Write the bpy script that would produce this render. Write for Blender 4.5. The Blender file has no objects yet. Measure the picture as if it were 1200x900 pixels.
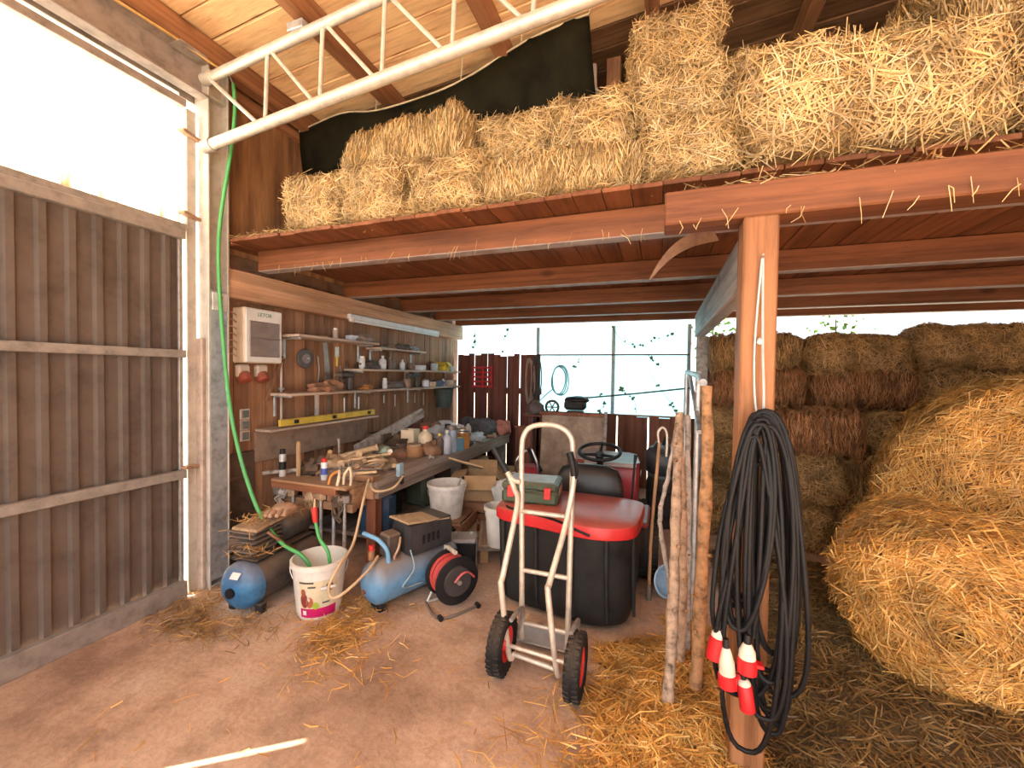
import bpy, math, random
import numpy as np
from mathutils import Vector, Matrix, Euler

random.seed(7)
rng = np.random.default_rng(11)
SC = bpy.context.scene
COL = SC.collection
PI = math.pi

# ------------------------------------------------------------------ camera
H, YAW, PIT, ROL = 1.5, math.radians(19.73), math.radians(1.38), math.radians(.806)
F0 = Vector((-math.sin(YAW), math.cos(YAW), 0)); R0 = Vector((math.cos(YAW), math.sin(YAW), 0)); ZZ = Vector((0, 0, 1))
FW = F0*math.cos(PIT) - ZZ*math.sin(PIT); UP = F0*math.sin(PIT) + ZZ*math.cos(PIT)
RT = R0*math.cos(ROL) + UP*math.sin(ROL); UP = -R0*math.sin(ROL) + UP*math.cos(ROL)
cd = bpy.data.cameras.new('camera'); cam = bpy.data.objects.new('camera', cd); COL.objects.link(cam)
cd.sensor_width = 36; cd.lens = 485.7/1200*36; cd.clip_start = .02
cam.matrix_world = Matrix(((RT.x, UP.x, -FW.x, 0), (RT.y, UP.y, -FW.y, 0), (RT.z, UP.z, -FW.z, H), (0, 0, 0, 1)))
SC.camera = cam

# ------------------------------------------------------------------ sky, sun, exposure
wd = bpy.data.worlds.new('sky'); SC.world = wd; wd.use_nodes = True
bg = wd.node_tree.nodes['Background']; bg.inputs[0].default_value = (.90, .95, 1.0, 1); bg.inputs[1].default_value = .8
sd = bpy.data.lights.new('sun', 'SUN'); sd.energy = 9.0; sd.angle = math.radians(.5); sd.color = (1, .90, .76)
so = bpy.data.objects.new('sun', sd); COL.objects.link(so)
EL = math.radians(49.6); sdir = Vector((.811*math.cos(EL), .585*math.cos(EL), -math.sin(EL)))
so.rotation_euler = sdir.to_track_quat('-Z', 'Y').to_euler(); so.location = (-8, -5, 9)
SC.view_settings.view_transform = 'Standard'; SC.view_settings.look = 'None'
SC.view_settings.exposure = 2.3; SC.view_settings.gamma = 1; SC.view_settings.use_curve_mapping = False
SC.cycles.use_denoising = True
SC.cycles.max_bounces = 8; SC.cycles.diffuse_bounces = 5; SC.cycles.transmission_bounces = 6
SC.cycles.sample_clamp_indirect = 6

# ------------------------------------------------------------------ materials
def nt(name):
    m = bpy.data.materials.new(name); m.use_nodes = True
    n = m.node_tree.nodes; return m, n, m.node_tree.links, n['Principled BSDF']
def objvec(n, l, scale):
    tc = n.new('ShaderNodeTexCoord'); oi = n.new('ShaderNodeObjectInfo')
    mu = n.new('ShaderNodeVectorMath'); mu.operation = 'SCALE'; mu.inputs[0].default_value = (37, 53, 71); l.new(oi.outputs['Random'], mu.inputs['Scale'])
    ad = n.new('ShaderNodeVectorMath'); l.new(tc.outputs['Object'], ad.inputs[0]); l.new(mu.outputs[0], ad.inputs[1])
    mp = n.new('ShaderNodeMapping'); mp.inputs['Scale'].default_value = scale; l.new(ad.outputs[0], mp.inputs[0])
    return mp.outputs[0], oi.outputs['Random']
def ramp(n, l, fac, stops):
    r = n.new('ShaderNodeValToRGB'); e = r.color_ramp.elements
    while len(e) < len(stops): e.new(.5)
    for k, (p, c) in zip(e, stops): k.position = p; k.color = (*c, 1)
    l.new(fac, r.inputs[0]); return r.outputs[0]
def mixc(n, l, fac, a, b, mode='MIX'):
    m = n.new('ShaderNodeMix'); m.data_type = 'RGBA'; m.blend_type = mode
    for s, v in ((m.inputs[0], fac), (m.inputs[6], a), (m.inputs[7], b)):
        if isinstance(v, (int, float)): s.default_value = v
        elif isinstance(v, tuple): s.default_value = (*v, 1)
        else: l.new(v, s)
    return m.outputs[2]
def math_(n, l, op, a, b=0.):
    m = n.new('ShaderNodeMath'); m.operation = op
    for s, v in zip(m.inputs, (a, b)):
        if isinstance(v, (int, float)): s.default_value = v
        else: l.new(v, s)
    return m.outputs[0]
def noise(n, l, vec, scale, detail=4, rough=.6):
    x = n.new('ShaderNodeTexNoise'); x.inputs['Scale'].default_value = scale; x.inputs['Detail'].default_value = detail; x.inputs['Roughness'].default_value = rough
    if vec is not None: l.new(vec, x.inputs['Vector'])
    return x.outputs[0]
def bump(n, l, b, h, strength, dist=.01):
    x = n.new('ShaderNodeBump'); x.inputs['Strength'].default_value = strength; x.inputs['Distance'].default_value = dist
    l.new(h, x.inputs['Height']); l.new(x.outputs[0], b.inputs['Normal'])
def updust(n, l, col, dust, lo=.35, hi=.9, amt=.8):
    g = n.new('ShaderNodeNewGeometry'); s = n.new('ShaderNodeSeparateXYZ'); l.new(g.outputs['Normal'], s.inputs[0])
    mr = n.new('ShaderNodeMapRange'); mr.inputs[1].default_value = lo; mr.inputs[2].default_value = hi; mr.inputs[4].default_value = amt; l.new(s.outputs[2], mr.inputs[0])
    return mixc(n, l, mr.outputs[0], col, dust)

CACHE = {}
def mat(col, rough=.55, metal=0., var=.18, dust=0., scale=9, spec=.4, bmp=.0):
    key = (col, rough, metal, var, dust, scale, spec, bmp)
    if key in CACHE: return CACHE[key]
    m, n, l, b = nt('surface')
    v, r = objvec(n, l, (1, 1, 1))
    nz = noise(n, l, v, scale, 5, .65)
    dark = tuple(max(0, c*(1-2*var)) for c in col); lite = tuple(min(1, c*(1+1.2*var)) for c in col)
    c = ramp(n, l, nz, [(.3, dark), (.5, col), (.72, lite)])
    if dust: c = updust(n, l, c, (.30, .21, .14), .1, .95, dust)
    l.new(c, b.inputs['Base Color']); b.inputs['Roughness'].default_value = rough; b.inputs['Metallic'].default_value = metal
    b.inputs['Specular IOR Level'].default_value = spec
    if bmp: bump(n, l, b, nz, bmp, .01)
    CACHE[key] = m; return m
def wood(col, dark, axis='x', rough=.62, knots=.6, vary=.25, web=False, fine=1.0, dust=0., soft=1.):
    key = ('wood', col, dark, axis, rough, knots, vary, web, fine, dust, soft)
    if key in CACHE: return CACHE[key]
    m, n, l, b = nt('timber')
    sc = {'x': (.9, 9, 9), 'y': (9, .9, 9), 'z': (9, 9, .9)}[axis]
    v, r = objvec(n, l, sc)
    g1 = noise(n, l, v, 1.3*fine, 6, .7); g2 = noise(n, l, v, 5.0*fine, 5, .7)
    gg = math_(n, l, 'ADD', math_(n, l, 'MULTIPLY', g1, .6), math_(n, l, 'MULTIPLY', g2, .4))
    c = ramp(n, l, gg, [(.30, dark), (.48, col), (.68, tuple(min(1, x*1.25) for x in col))])
    if knots:
        v2, _ = objvec(n, l, tuple(3.2 if k != axis else 1.6 for k in 'xyz'))
        vo = n.new('ShaderNodeTexVoronoi'); vo.inputs['Scale'].default_value = 1.; l.new(v2, vo.inputs['Vector'])
        k = ramp(n, l, vo.outputs['Distance'], [(.05, (1, 1, 1)), (.13, (0, 0, 0))])
        c = mixc(n, l, math_(n, l, 'MULTIPLY', k, knots), c, tuple(x*.35 for x in dark))
    v3, _ = objvec(n, l, tuple(.5 if k == axis else 2.5 for k in 'xyz'))
    c = mixc(n, l, .85*soft, c, ramp(n, l, noise(n, l, v3, 1.6, 4), [(.32, (.50, .46, .43)), (.55, (.95, .95, .95)), (.7, (1.0, 1.0, 1.0))]), 'MULTIPLY')
    v4, _ = objvec(n, l, tuple(.35 if k == axis else 26 for k in 'xyz'))
    c = mixc(n, l, .55*soft, c, ramp(n, l, noise(n, l, v4, 1.0, 3), [(.36, (.42, .38, .35)), (.52, (1.0, 1.0, 1.0))]), 'MULTIPLY')
    hs = n.new('ShaderNodeHueSaturation'); l.new(c, hs.inputs['Color'])
    l.new(math_(n, l, 'ADD', math_(n, l, 'MULTIPLY', r, vary), 1-vary/2), hs.inputs['Value'])
    c = hs.outputs[0]
    if web:   # old cobwebs cover the undersides
        g = n.new('ShaderNodeNewGeometry'); s = n.new('ShaderNodeSeparateXYZ'); l.new(g.outputs['Normal'], s.inputs[0])
        dn = math_(n, l, 'LESS_THAN', s.outputs[2], -.7)
        wn = ramp(n, l, noise(n, l, n.new('ShaderNodeTexCoord').outputs['Object'], 7), [(.3, (.35, .35, .35)), (.6, (.95, .95, .95))])
        c = mixc(n, l, math_(n, l, 'MULTIPLY', dn, wn), c, (.34, .30, .285))
    if dust: c = updust(n, l, c, (.33, .25, .18), .3, .95, dust)
    l.new(c, b.inputs['Base Color']); b.inputs['Roughness'].default_value = rough; b.inputs['Specular IOR Level'].default_value = .3
    bump(n, l, b, g2, .35, .006)
    CACHE[key] = m; return m
def strawmat(cols, name='straw'):
    m, n, l, b = nt(name)
    g = n.new('ShaderNodeNewGeometry')
    k = len(cols)
    c = ramp(n, l, g.outputs['Random Per Island'], [(i/(k-1), q) for i, q in enumerate(cols)])
    tc = n.new('ShaderNodeTexCoord')
    nz = ramp(n, l, noise(n, l, tc.outputs['Object'], 6, 4), [(.35, (.50, .48, .46)), (.62, (1, 1, 1))])
    c = mixc(n, l, 1., c, nz, 'MULTIPLY')
    l.new(c, b.inputs['Base Color']); b.inputs['Roughness'].default_value = .5; b.inputs['Specular IOR Level'].default_value = .35
    return m
def strawbody(c1, c2, name='packed_straw'):
    m, n, l, b = nt(name)
    v, r = objvec(n, l, (1, 1, 1))
    nz = noise(n, l, v, 55, 6, .75); n2 = noise(n, l, v, 9, 3)
    c = ramp(n, l, nz, [(.32, c1), (.62, c2)])
    c = mixc(n, l, math_(n, l, 'MULTIPLY', n2, .5), c, c1)
    l.new(c, b.inputs['Base Color']); b.inputs['Roughness'].default_value = .8
    bump(n, l, b, nz, .9, .02); return m
def translucent(col, name='polycarbonate', stain=None):
    m, n, l, b = nt(name)
    tr = n.new('ShaderNodeBsdfTranslucent'); df = n.new('ShaderNodeBsdfDiffuse'); mx = n.new('ShaderNodeMixShader')
    tr.inputs[0].default_value = (*col, 1); df.inputs[0].default_value = (*[c*.9 for c in col], 1); mx.inputs[0].default_value = .85
    if stain:
        tc = n.new('ShaderNodeTexCoord'); s = n.new('ShaderNodeSeparateXYZ'); l.new(tc.outputs['Object'], s.inputs[0])
        mp = n.new('ShaderNodeMapping'); mp.inputs['Scale'].default_value = (1, 9, 1.2); l.new(tc.outputs['Object'], mp.inputs[0])
        nz = noise(n, l, mp.outputs[0], 1.5, 4)
        mr = n.new('ShaderNodeMapRange'); mr.inputs[1].default_value = stain[0]; mr.inputs[2].default_value = stain[1]; mr.inputs[3].default_value = 1; mr.inputs[4].default_value = 0; l.new(s.outputs[2], mr.inputs[0])
        f = math_(n, l, 'MULTIPLY', mr.outputs[0], ramp(n, l, nz, [(.42, (0, 0, 0)), (.62, (1, 1, 1))]))
        c = mixc(n, l, f, col, (.40, .15, .03)); l.new(c, tr.inputs[0]); l.new(c, df.inputs[0])
    l.new(df.outputs[0], mx.inputs[1]); l.new(tr.outputs[0], mx.inputs[2]); l.new(mx.outputs[0], n['Material Output'].inputs[0])
    return m

# ------------------------------------------------------------------ mesh helpers
OFF = {}
class MB:
    def __init__(s, M=None): s.v = []; s.f = []; s.M = M or Matrix()
    def add(s, vs, fs, M=None):
        k = len(s.v); T = s.M @ M if M is not None else s.M
        s.v += [tuple(T @ Vector(p)) for p in vs]; s.f += [tuple(i+k for i in f) for f in fs]; return s
    def box(s, c, d, bev=0., M=None):
        x, y, z = d[0]/2, d[1]/2, d[2]/2
        if bev <= 0:
            vs = [(c[0]+a*x, c[1]+b*y, c[2]+e*z) for a in (-1, 1) for b in (-1, 1) for e in (-1, 1)]
            return s.add(vs, [(0, 1, 3, 2), (4, 6, 7, 5), (0, 4, 5, 1), (2, 3, 7, 6), (0, 2, 6, 4), (1, 5, 7, 3)], M)
        b_ = min(bev, x*.9, y*.9, z*.9); vs = []; idx = {}
        for a in (-1, 1):
            for b in (-1, 1):
                for e in (-1, 1):
                    for ax in range(3):
                        p = [a*(x-b_), b*(y-b_), e*(z-b_)]; p[ax] = (a*x, b*y, e*z)[ax]
                        idx[a, b, e, ax] = len(vs); vs.append((c[0]+p[0], c[1]+p[1], c[2]+p[2]))
        fs = []
        for q in (-1, 1):
            fs.append([idx[q, b, e, 0] for b, e in ((-1, -1), (1, -1), (1, 1), (-1, 1))][::q])
            fs.append([idx[a, q, e, 1] for a, e in ((-1, -1), (-1, 1), (1, 1), (1, -1))][::q])
            fs.append([idx[a, b, q, 2] for a, b in ((-1, -1), (1, -1), (1, 1), (-1, 1))][::q])
        for a in (-1, 1):
            for b in (-1, 1):
                fs.append([idx[a, b, -1, 0], idx[a, b, 1, 0], idx[a, b, 1, 1], idx[a, b, -1, 1]][::-a*b])
                fs.append([idx[a, -1, b, 0], idx[a, 1, b, 0], idx[a, 1, b, 2], idx[a, -1, b, 2]][::a*b])
                fs.append([idx[-1, a, b, 1], idx[1, a, b, 1], idx[1, a, b, 2], idx[-1, a, b, 2]][::-a*b])
                for e in (-1, 1): fs.append([idx[a, b, e, 0], idx[a, b, e, 1], idx[a, b, e, 2]][::a*b*e])
        return s.add(vs, fs, M)
    def beam(s, p0, p1, w, h, bev=.004, roll=0.):
        p0, p1 = Vector(p0), Vector(p1); d = p1-p0; L = d.length
        q = d.to_track_quat('X', 'Z').to_matrix().to_4x4() @ Matrix.Rotation(roll, 4, 'X')
        return s.box((0, 0, 0), (L, w, h), bev, Matrix.Translation((p0+p1)/2) @ q)
    def tube(s, pts, r, n=8, closed=False, caps=True, M=None):
        P = [Vector(p) for p in pts]; K = len(P)
        rs = r if isinstance(r, (list, tuple)) else [r]*K
        t = []
        for i in range(K):
            a = P[(i-1) % K] if closed or i > 0 else P[i]; b = P[(i+1) % K] if closed or i < K-1 else P[i]
            d = b-a; t.append(d.normalized() if d.length > 1e-9 else Vector((0, 0, 1)))
        u = t[0].orthogonal().normalized(); vs = []
        for i in range(K):
            u = (u - t[i]*u.dot(t[i])); u = u.normalized() if u.length > 1e-6 else t[i].orthogonal().normalized()
            w = t[i].cross(u)
            vs += [P[i] + (u*math.cos(2*PI*k/n) + w*math.sin(2*PI*k/n))*rs[i] for k in range(n)]
        fs = []
        for i in range(K if closed else K-1):
            j = (i+1) % K
            fs += [(i*n+k, i*n+(k+1) % n, j*n+(k+1) % n, j*n+k) for k in range(n)]
        if caps and not closed: fs += [tuple(range(n-1, -1, -1)), tuple((K-1)*n+k for k in range(n))]
        return s.add(vs, fs, M)
    def lathe(s, prof, n=20, M=None, cap0=True, cap1=True):
        vs = [(r*math.cos(2*PI*k/n), r*math.sin(2*PI*k/n), z) for r, z in prof for k in range(n)]
        fs = [(i*n+k, i*n+(k+1) % n, (i+1)*n+(k+1) % n, (i+1)*n+k) for i in range(len(prof)-1) for k in range(n)]
        if cap0: fs.append(tuple(range(n-1, -1, -1)))
        if cap1: fs.append(tuple((len(prof)-1)*n+k for k in range(n)))
        return s.add(vs, fs, M)
    def cyl(s, p0, p1, r, n=14, r1=None):
        return s.tube([p0, p1], [r, r if r1 is None else r1], n)
    def prism(s, poly, a, b, M=None):
        n = len(poly); vs = [(x, y, a) for x, y in poly] + [(x, y, b) for x, y in poly]
        return s.add(vs, [tuple(range(n-1, -1, -1)), tuple(range(n, 2*n))] + [(i, (i+1) % n, n+(i+1) % n, n+i) for i in range(n)], M)
    def blob(s, c, rad, nu=14, nv=9, amp=.15, seed=0, sq=1., flat=None):
        r_ = random.Random(seed); ph = [(r_.uniform(1.5, 5), r_.uniform(1.5, 5), r_.uniform(0, 6.3), r_.uniform(0, 6.3)) for _ in range(5)]
        vs = []
        for j in range(nv+1):
            th = PI*j/nv
            for i in range(nu):
                a = 2*PI*i/nu
                d = [math.sin(th)*math.cos(a), math.sin(th)*math.sin(a), math.cos(th)]
                k = 1 + amp*sum(math.sin(p*d[0]*2+x)*math.cos(q*d[1]*2+q*d[2]+y) for p, q, x, y in ph)/2.2
                e = [math.copysign(abs(t)**sq, t)*k for t in d]
                z = e[2]*rad[2]
                if flat is not None: z = max(z, -flat)
                vs.append((c[0]+e[0]*rad[0], c[1]+e[1]*rad[1], c[2]+z))
        return s.add(vs, [(j*nu+i, (j+1)*nu+i, (j+1)*nu+(i+1) % nu, j*nu+(i+1) % nu) for j in range(nv) for i in range(nu)])
    def mesh(s, name):
        me = bpy.data.meshes.new(name); me.from_pydata(s.v, [], s.f); me.update(); return me

def link(name, me, m, parent=None, smooth=None):
    o = bpy.data.objects.new(name, me); COL.objects.link(o)
    if m is not None and not me.materials: me.materials.append(m)
    if parent is not None: o.parent = parent; OFF[o.name] = OFF.get(parent.name, Vector())
    else: OFF[o.name] = Vector()
    if smooth:
        me.polygons.foreach_set('use_smooth', [True]*len(me.polygons)); me.set_sharp_from_angle(angle=math.radians(smooth))
    return o
def part(name, mb, m, parent, smooth=None, w=True, label=None, kind=None):
    """link mb as a part; w: its vertices are in world coordinates (unrotated thing)"""
    if w and parent is not None:
        d = OFF.get(parent.name, Vector()); mb.v = [(p[0]-d.x, p[1]-d.y, p[2]-d.z) for p in mb.v]
    o = link(name, mb.mesh(name), m, parent, smooth)
    if label: o['label'] = label
    if kind: o['kind'] = kind
    return o
def tag(o, label=None, cat=None, group=None, kind=None):
    for k, v in (('label', label), ('category', cat), ('group', group), ('kind', kind)):
        if v: o[k] = v
    return o
def thing(name, label, cat, loc=(0, 0, 0), rz=0, group=None, kind=None, rot=None):
    o = bpy.data.objects.new(name, None); COL.objects.link(o); o.empty_display_size = .1
    o.location = loc; o.rotation_euler = rot or (0, 0, rz)
    OFF[o.name] = Vector(loc); return tag(o, label, cat, group, kind)
def struct(name):
    return thing(name, None, None, kind='structure')
def solo(name, mb, m, label, cat, smooth=None, group=None, kind=None):
    return tag(part(name, mb, m, None, smooth), label, cat, group, kind)
def copy_tree(o, parent=None):
    c = o.copy(); COL.objects.link(c); c.parent = parent; OFF[c.name] = Vector(c.location) if parent is None else Vector()
    for ch in list(o.children): copy_tree(ch, c)
    return c
def spline(pts, k=8, closed=False):
    P = [Vector(p) for p in pts]; n = len(P); out = []
    for i in range(n if closed else n-1):
        if closed: a, b, c, d = P[i-1], P[i], P[(i+1) % n], P[(i+2) % n]
        else: a, b, c, d = P[max(i-1, 0)], P[i], P[i+1], P[min(i+2, n-1)]
        for j in range(k):
            t = j/k
            out.append(.5*((2*b) + (c-a)*t + (2*a-5*b+4*c-d)*t*t + (3*b-a-3*c+d)*t**3))
    if not closed: out.append(P[-1])
    return out

# ------------------------------------------------------------------ straw
def arr_mesh(name, V, Q):
    me = bpy.data.meshes.new(name); nq = len(Q)
    me.vertices.add(len(V)); me.vertices.foreach_set('co', np.asarray(V, np.float32).ravel())
    me.loops.add(nq*4); me.loops.foreach_set('vertex_index', np.asarray(Q, np.int32).ravel())
    me.polygons.add(nq); me.polygons.foreach_set('loop_start', np.arange(0, nq*4, 4, dtype=np.int32))
    me.update(calc_edges=True); return me
def nrm(a): return a/np.maximum(np.linalg.norm(a, axis=1, keepdims=True), 1e-9)
def scatter(V, Q, n):
    V = np.asarray(V); Q = np.asarray(Q)
    T = np.concatenate([Q[:, [0, 1, 2]], Q[:, [0, 2, 3]]]); a, b, c = V[T[:, 0]], V[T[:, 1]], V[T[:, 2]]
    cr = np.cross(b-a, c-a); ar = np.linalg.norm(cr, axis=1); k = rng.choice(len(T), n, p=ar/ar.sum())
    u, v = rng.random(n), rng.random(n); s = u+v > 1; u[s] = 1-u[s]; v[s] = 1-v[s]
    return a[k]+(b-a)[k]*u[:, None]+(c-a)[k]*v[:, None], nrm(cr[k])
def strand_mesh(name, P, N, D, L, w, bend=.12):
    """two-segment blades: base P, direction D, lying against normal N"""
    n = len(P); w = np.broadcast_to(np.asarray(w, float), (n,)); L = L[:, None]
    S = nrm(np.cross(N+rng.normal(0, .5, (n, 3)), D))*w[:, None]/2
    B = nrm(rng.normal(0, 1, (n, 3)))*L*bend*rng.random((n, 1))
    a, m, e = P-D*L*.5, P+B+N*.3*B, P+D*L*.5
    V = np.stack([a-S, a+S, m+S, m-S, e+S*.7, e-S*.7], 1).reshape(-1, 3)
    k = np.arange(n)[:, None]*6
    Q = np.concatenate([k+[0, 1, 2, 3], k+[3, 2, 4, 5]])
    return arr_mesh(name, V, Q)
def blades(name, P, N, L=(.05, .16), w=(.003, .007), lift=.14, pref=None, pk=0., bend=.12):
    n = len(P); t = nrm(np.cross(N, rng.normal(0, 1, (n, 3))))
    if pref is not None:
        d = pref(P, N); d = d-N*np.sum(d*N, 1, keepdims=True)
        t = nrm(t*(1-pk)+nrm(d)*pk*rng.choice([-1, 1], (n, 1)))
    D = nrm(t+N*np.abs(rng.normal(0, lift, (n, 1))))
    ln = rng.uniform(*L, n)
    return strand_mesh(name, P+N*rng.uniform(-.004, .016, (n, 1)), N, D, ln, rng.uniform(*w, n), bend)
def lumpy(P, seed, amp, f=9):
    r_ = np.random.default_rng(seed); o = np.zeros(len(P))
    for _ in range(7):
        k = r_.normal(0, f, 3); o += np.sin(P@k+r_.uniform(0, 6.3))
    return o*amp/2.6
def bale_body(L, W, Hh, seed, rad=.07, amp=.018, ridges=0):
    V = []; Q = []; h = np.array([L/2, W/2, Hh/2])
    for ax in range(3):
        for sg in (-1, 1):
            u, v = [(1, 2), (2, 0), (0, 1)][ax]
            nu, nv = max(4, int(h[u]*2/.045)), max(4, int(h[v]*2/.045)); k = len(V)
            for i in range(nu+1):
                for j in range(nv+1):
                    p = np.zeros(3); p[ax] = sg*h[ax]; p[u] = (-1+2*i/nu)*h[u]; p[v] = (-1+2*j/nv)*h[v]
                    V.append(p)
            for i in range(nu):
                for j in range(nv):
                    q = [k+i*(nv+1)+j, k+(i+1)*(nv+1)+j, k+(i+1)*(nv+1)+j+1, k+i*(nv+1)+j+1]
                    Q.append(q if sg > 0 else q[::-1])
    V = np.array(V); core = np.clip(V, -(h-rad), h-rad); d = V-core; nn = nrm(d)
    V = core+nn*rad
    off = lumpy(V, seed, amp)
    if ridges: off = off+.024*np.sin(V[:, 0]*ridges+1.2*np.sin(V[:, 2]*4))-.006
    V = V+nn*off[:, None]; V[:, 2] += Hh/2
    V[:, 2] = np.maximum(V[:, 2], .0)
    return V, np.array(Q)
# ------------------------------------------------------------------ palette
ORANGE, ORANGE_D = (.205, .074, .029), (.10, .030, .011)
W_MAIN = wood(ORANGE, ORANGE_D, 'x'); W_BEAM_X = wood(ORANGE, ORANGE_D, 'x', web=True); W_BEAM_Y = wood(ORANGE, ORANGE_D, 'y', web=True); W_POST = wood((.37, .165, .07), (.21, .078, .031), 'z')
W_DECK = wood((.23, .083, .033), (.13, .042, .016), 'y', vary=.25)
W_OLDBEAM = wood((.58, .34, .20), (.40, .21, .11), 'y')
W_GREYBEAM = wood((.46, .42, .40), (.30, .26, .24), 'y')
W_ROOF = wood((.90, .60, .32), (.36, .15, .055), 'x', vary=.3, fine=1.1, knots=.95, soft=.45); W_ROOF_SHADED = wood((.30, .16, .08), (.11, .05, .022), 'x', vary=.5, fine=1.2, knots=.8)
W_PURLIN = wood((.36, .17, .08), (.2, .08, .033), 'y')
W_WALL = wood((.33, .175, .095), (.17, .08, .042), 'z', vary=.55)
W_FENCE = wood((.17, .055, .035), (.09, .028, .018), 'z', vary=.4, knots=.3)
W_FENCE2 = wood((.25, .085, .042), (.13, .04, .02), 'z', vary=.3, knots=.3)
W_BENCH = wood((.36, .28, .23), (.22, .16, .12), 'y', knots=.2)
W_BENCHX = wood((.40, .22, .12), (.25, .12, .06), 'x', knots=.3, dust=.5)
W_PALE = wood((.62, .44, .26), (.45, .28, .14), 'x', knots=.3); W_PALEZ = wood((.62, .42, .24), (.45, .26, .13), 'z', knots=.2)
W_SHELF = wood((.55, .44, .36), (.36, .26, .19), 'y', knots=.3)
STEEL = mat((.36, .325, .29), .5, .35, .16, scale=14); STEEL_D = mat((.36, .30, .26), .55, .3, .2)
SHEET = mat((.175, .142, .12), .48, .35, .16, scale=5)
PIPE = mat((.66, .62, .55), .42, .45, .12, scale=16)
GALV = mat((.50, .52, .54), .45, .6, .2, scale=18)

# ------------------------------------------------------------------ floor and ground
def ground_mat():
    m, n, l, b = nt('dusty_concrete'); tc = n.new('ShaderNodeTexCoord'); v = tc.outputs['Object']
    a = noise(n, l, v, .9, 6, .62); d = noise(n, l, v, 4.5, 8, .7); e = noise(n, l, v, 38, 4, .7)
    c = ramp(n, l, a, [(.33, (.36, .22, .15)), (.50, (.63, .42, .295)), (.66, (.76, .59, .47))])
    c = mixc(n, l, .75, c, ramp(n, l, d, [(.34, (.58, .55, .52)), (.50, (.92, .90, .88)), (.66, (1, 1, 1))]), 'MULTIPLY')
    c = mixc(n, l, .45, c, ramp(n, l, e, [(.3, (.55, .5, .46)), (.6, (1, 1, 1))]), 'MULTIPLY')
    l.new(c, b.inputs['Base Color']); b.inputs['Roughness'].default_value = .78; b.inputs['Specular IOR Level'].default_value = .3
    h = math_(n, l, 'ADD', math_(n, l, 'MULTIPLY', d, 1.0), math_(n, l, 'MULTIPLY', e, .25)); bump(n, l, b, h, .55, .02)
    return m
mb = MB(); mb.box((.6, 1.6, -.06), (7.4, 9.2, .12)); o = part('floor', mb, ground_mat(), None); tag(o, kind='structure')
mb = MB(); mb.box((0, 0, -.22), (70, 70, .2)); o = part('ground_outside', mb, mat((.52, .45, .36), .9, 0, .15, scale=2), None)
tag(o, 'pale gravel yard around the barn', 'ground', kind='structure')

# ------------------------------------------------------------------ left wall: corrugated gate leaves, light panel, steel
def corrugated(y0, y1, z0, z1, x, pitch=.112, dep=.024):
    """trapezoidal sheet standing in the y/z plane"""
    prof = []; y = y0; k = 0
    while y < y1:
        prof += [(y, 0), (y+pitch*.58, 0), (y+pitch*.66, dep), (y+pitch*.92, dep)]; y += pitch
    prof = [(min(a, y1), b) for a, b in prof]; prof.append((y1, 0)); n = len(prof)
    vs = [(x+b, a, z) for z in (z0, z1) for a, b in prof] + [(x+b-.0015, a, z) for z in (z0, z1) for a, b in prof]
    fs = [(i, i+1, n+i+1, n+i) for i in range(n-1)] + [(2*n+i+1, 2*n+i, 3*n+i, 3*n+i+1) for i in range(n-1)]
    return MB().add(vs, fs)
GX = -2.955
for di, (y0, y1) in enumerate(((.13, 1.815), (-3.0, .09))):
    g = struct('door_%d' % (di+1)); k = max(2, round((y1-y0)/.85)); st = (y1-y0)/k
    for i in range(k): part('corrugated_sheet', corrugated(y0+i*st, y0+(i+1)*st-.0008, .1, 2.36, GX), SHEET, g)
    for z, h in ((.06, .12), (.82, .055), (1.60, .05), (2.365, .06)):
        part('rail', MB().box((GX+.045, (y0+y1)/2, z), (.045, y1-y0, h), .004), STEEL, g)
    for y in (y0+.012, y1-.012): part('stile', MB().box((GX+.024, y, 1.22), (.02, .024, 2.34), .003), STEEL, g)
LIGHTPANEL = translucent((.98, .96, .90), 'light_panel', stain=(2.40, 2.75)); WHITEPANE = translucent((.97, .96, .93), 'white_pane')
win = struct('window_1')
for i in range(6):
    y1 = 1.83-i*.8; part('pane', corrugated(y1-.8, y1-.001, 2.37, 3.215, GX-.03, .14, .02), LIGHTPANEL, win)
part('lower_frame', MB().box((GX+.03, -.6, 2.415), (.05, 4.86, .045), .004), STEEL, win)
part('upper_frame', MB().box((GX+.03, -.6, 3.205), (.05, 4.86, .05), .004), STEEL_D, win)
part('slot_pane', MB().box((GX-.02, -.6, 3.255), (.006, 4.86, .075)), WHITEPANE, win)
part('added_gap_strip', MB().box((GX-.025, 1.825, 1.6), (.004, .05, 3.2)), WHITEPANE, win)  # added translucent strip, keeps direct sun out of the gap beside the gate
e = thing('eave_beam', 'brown steel eave beam running above the light panel to the column', 'beam', (GX, -.6, 3.28))
part('web', MB().box((GX+.04, -.56, 3.40), (.012, 4.98, .22), .002), STEEL_D, e)
part('flange', MB().box((GX+.075, -.56, 3.295), (.085, 4.98, .014), .002), STEEL_D, e)
part('flange', MB().box((GX+.075, -.56, 3.515), (.085, 4.98, .014), .002), STEEL_D, e)
e2 = struct('trim_1')
part('outer_cover', MB().box((GX-.04, -.45, 3.43), (.02, 5.2, .30)), STEEL_D, e2)
part('bracket', MB().box((GX+.12, 1.80, 3.50), (.11, .16, .006)), STEEL, e)
part('bolt', MB().cyl((GX+.12, 1.79, 3.495), (GX+.12, 1.79, 3.515), .014, 6), STEEL_D, e)

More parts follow.
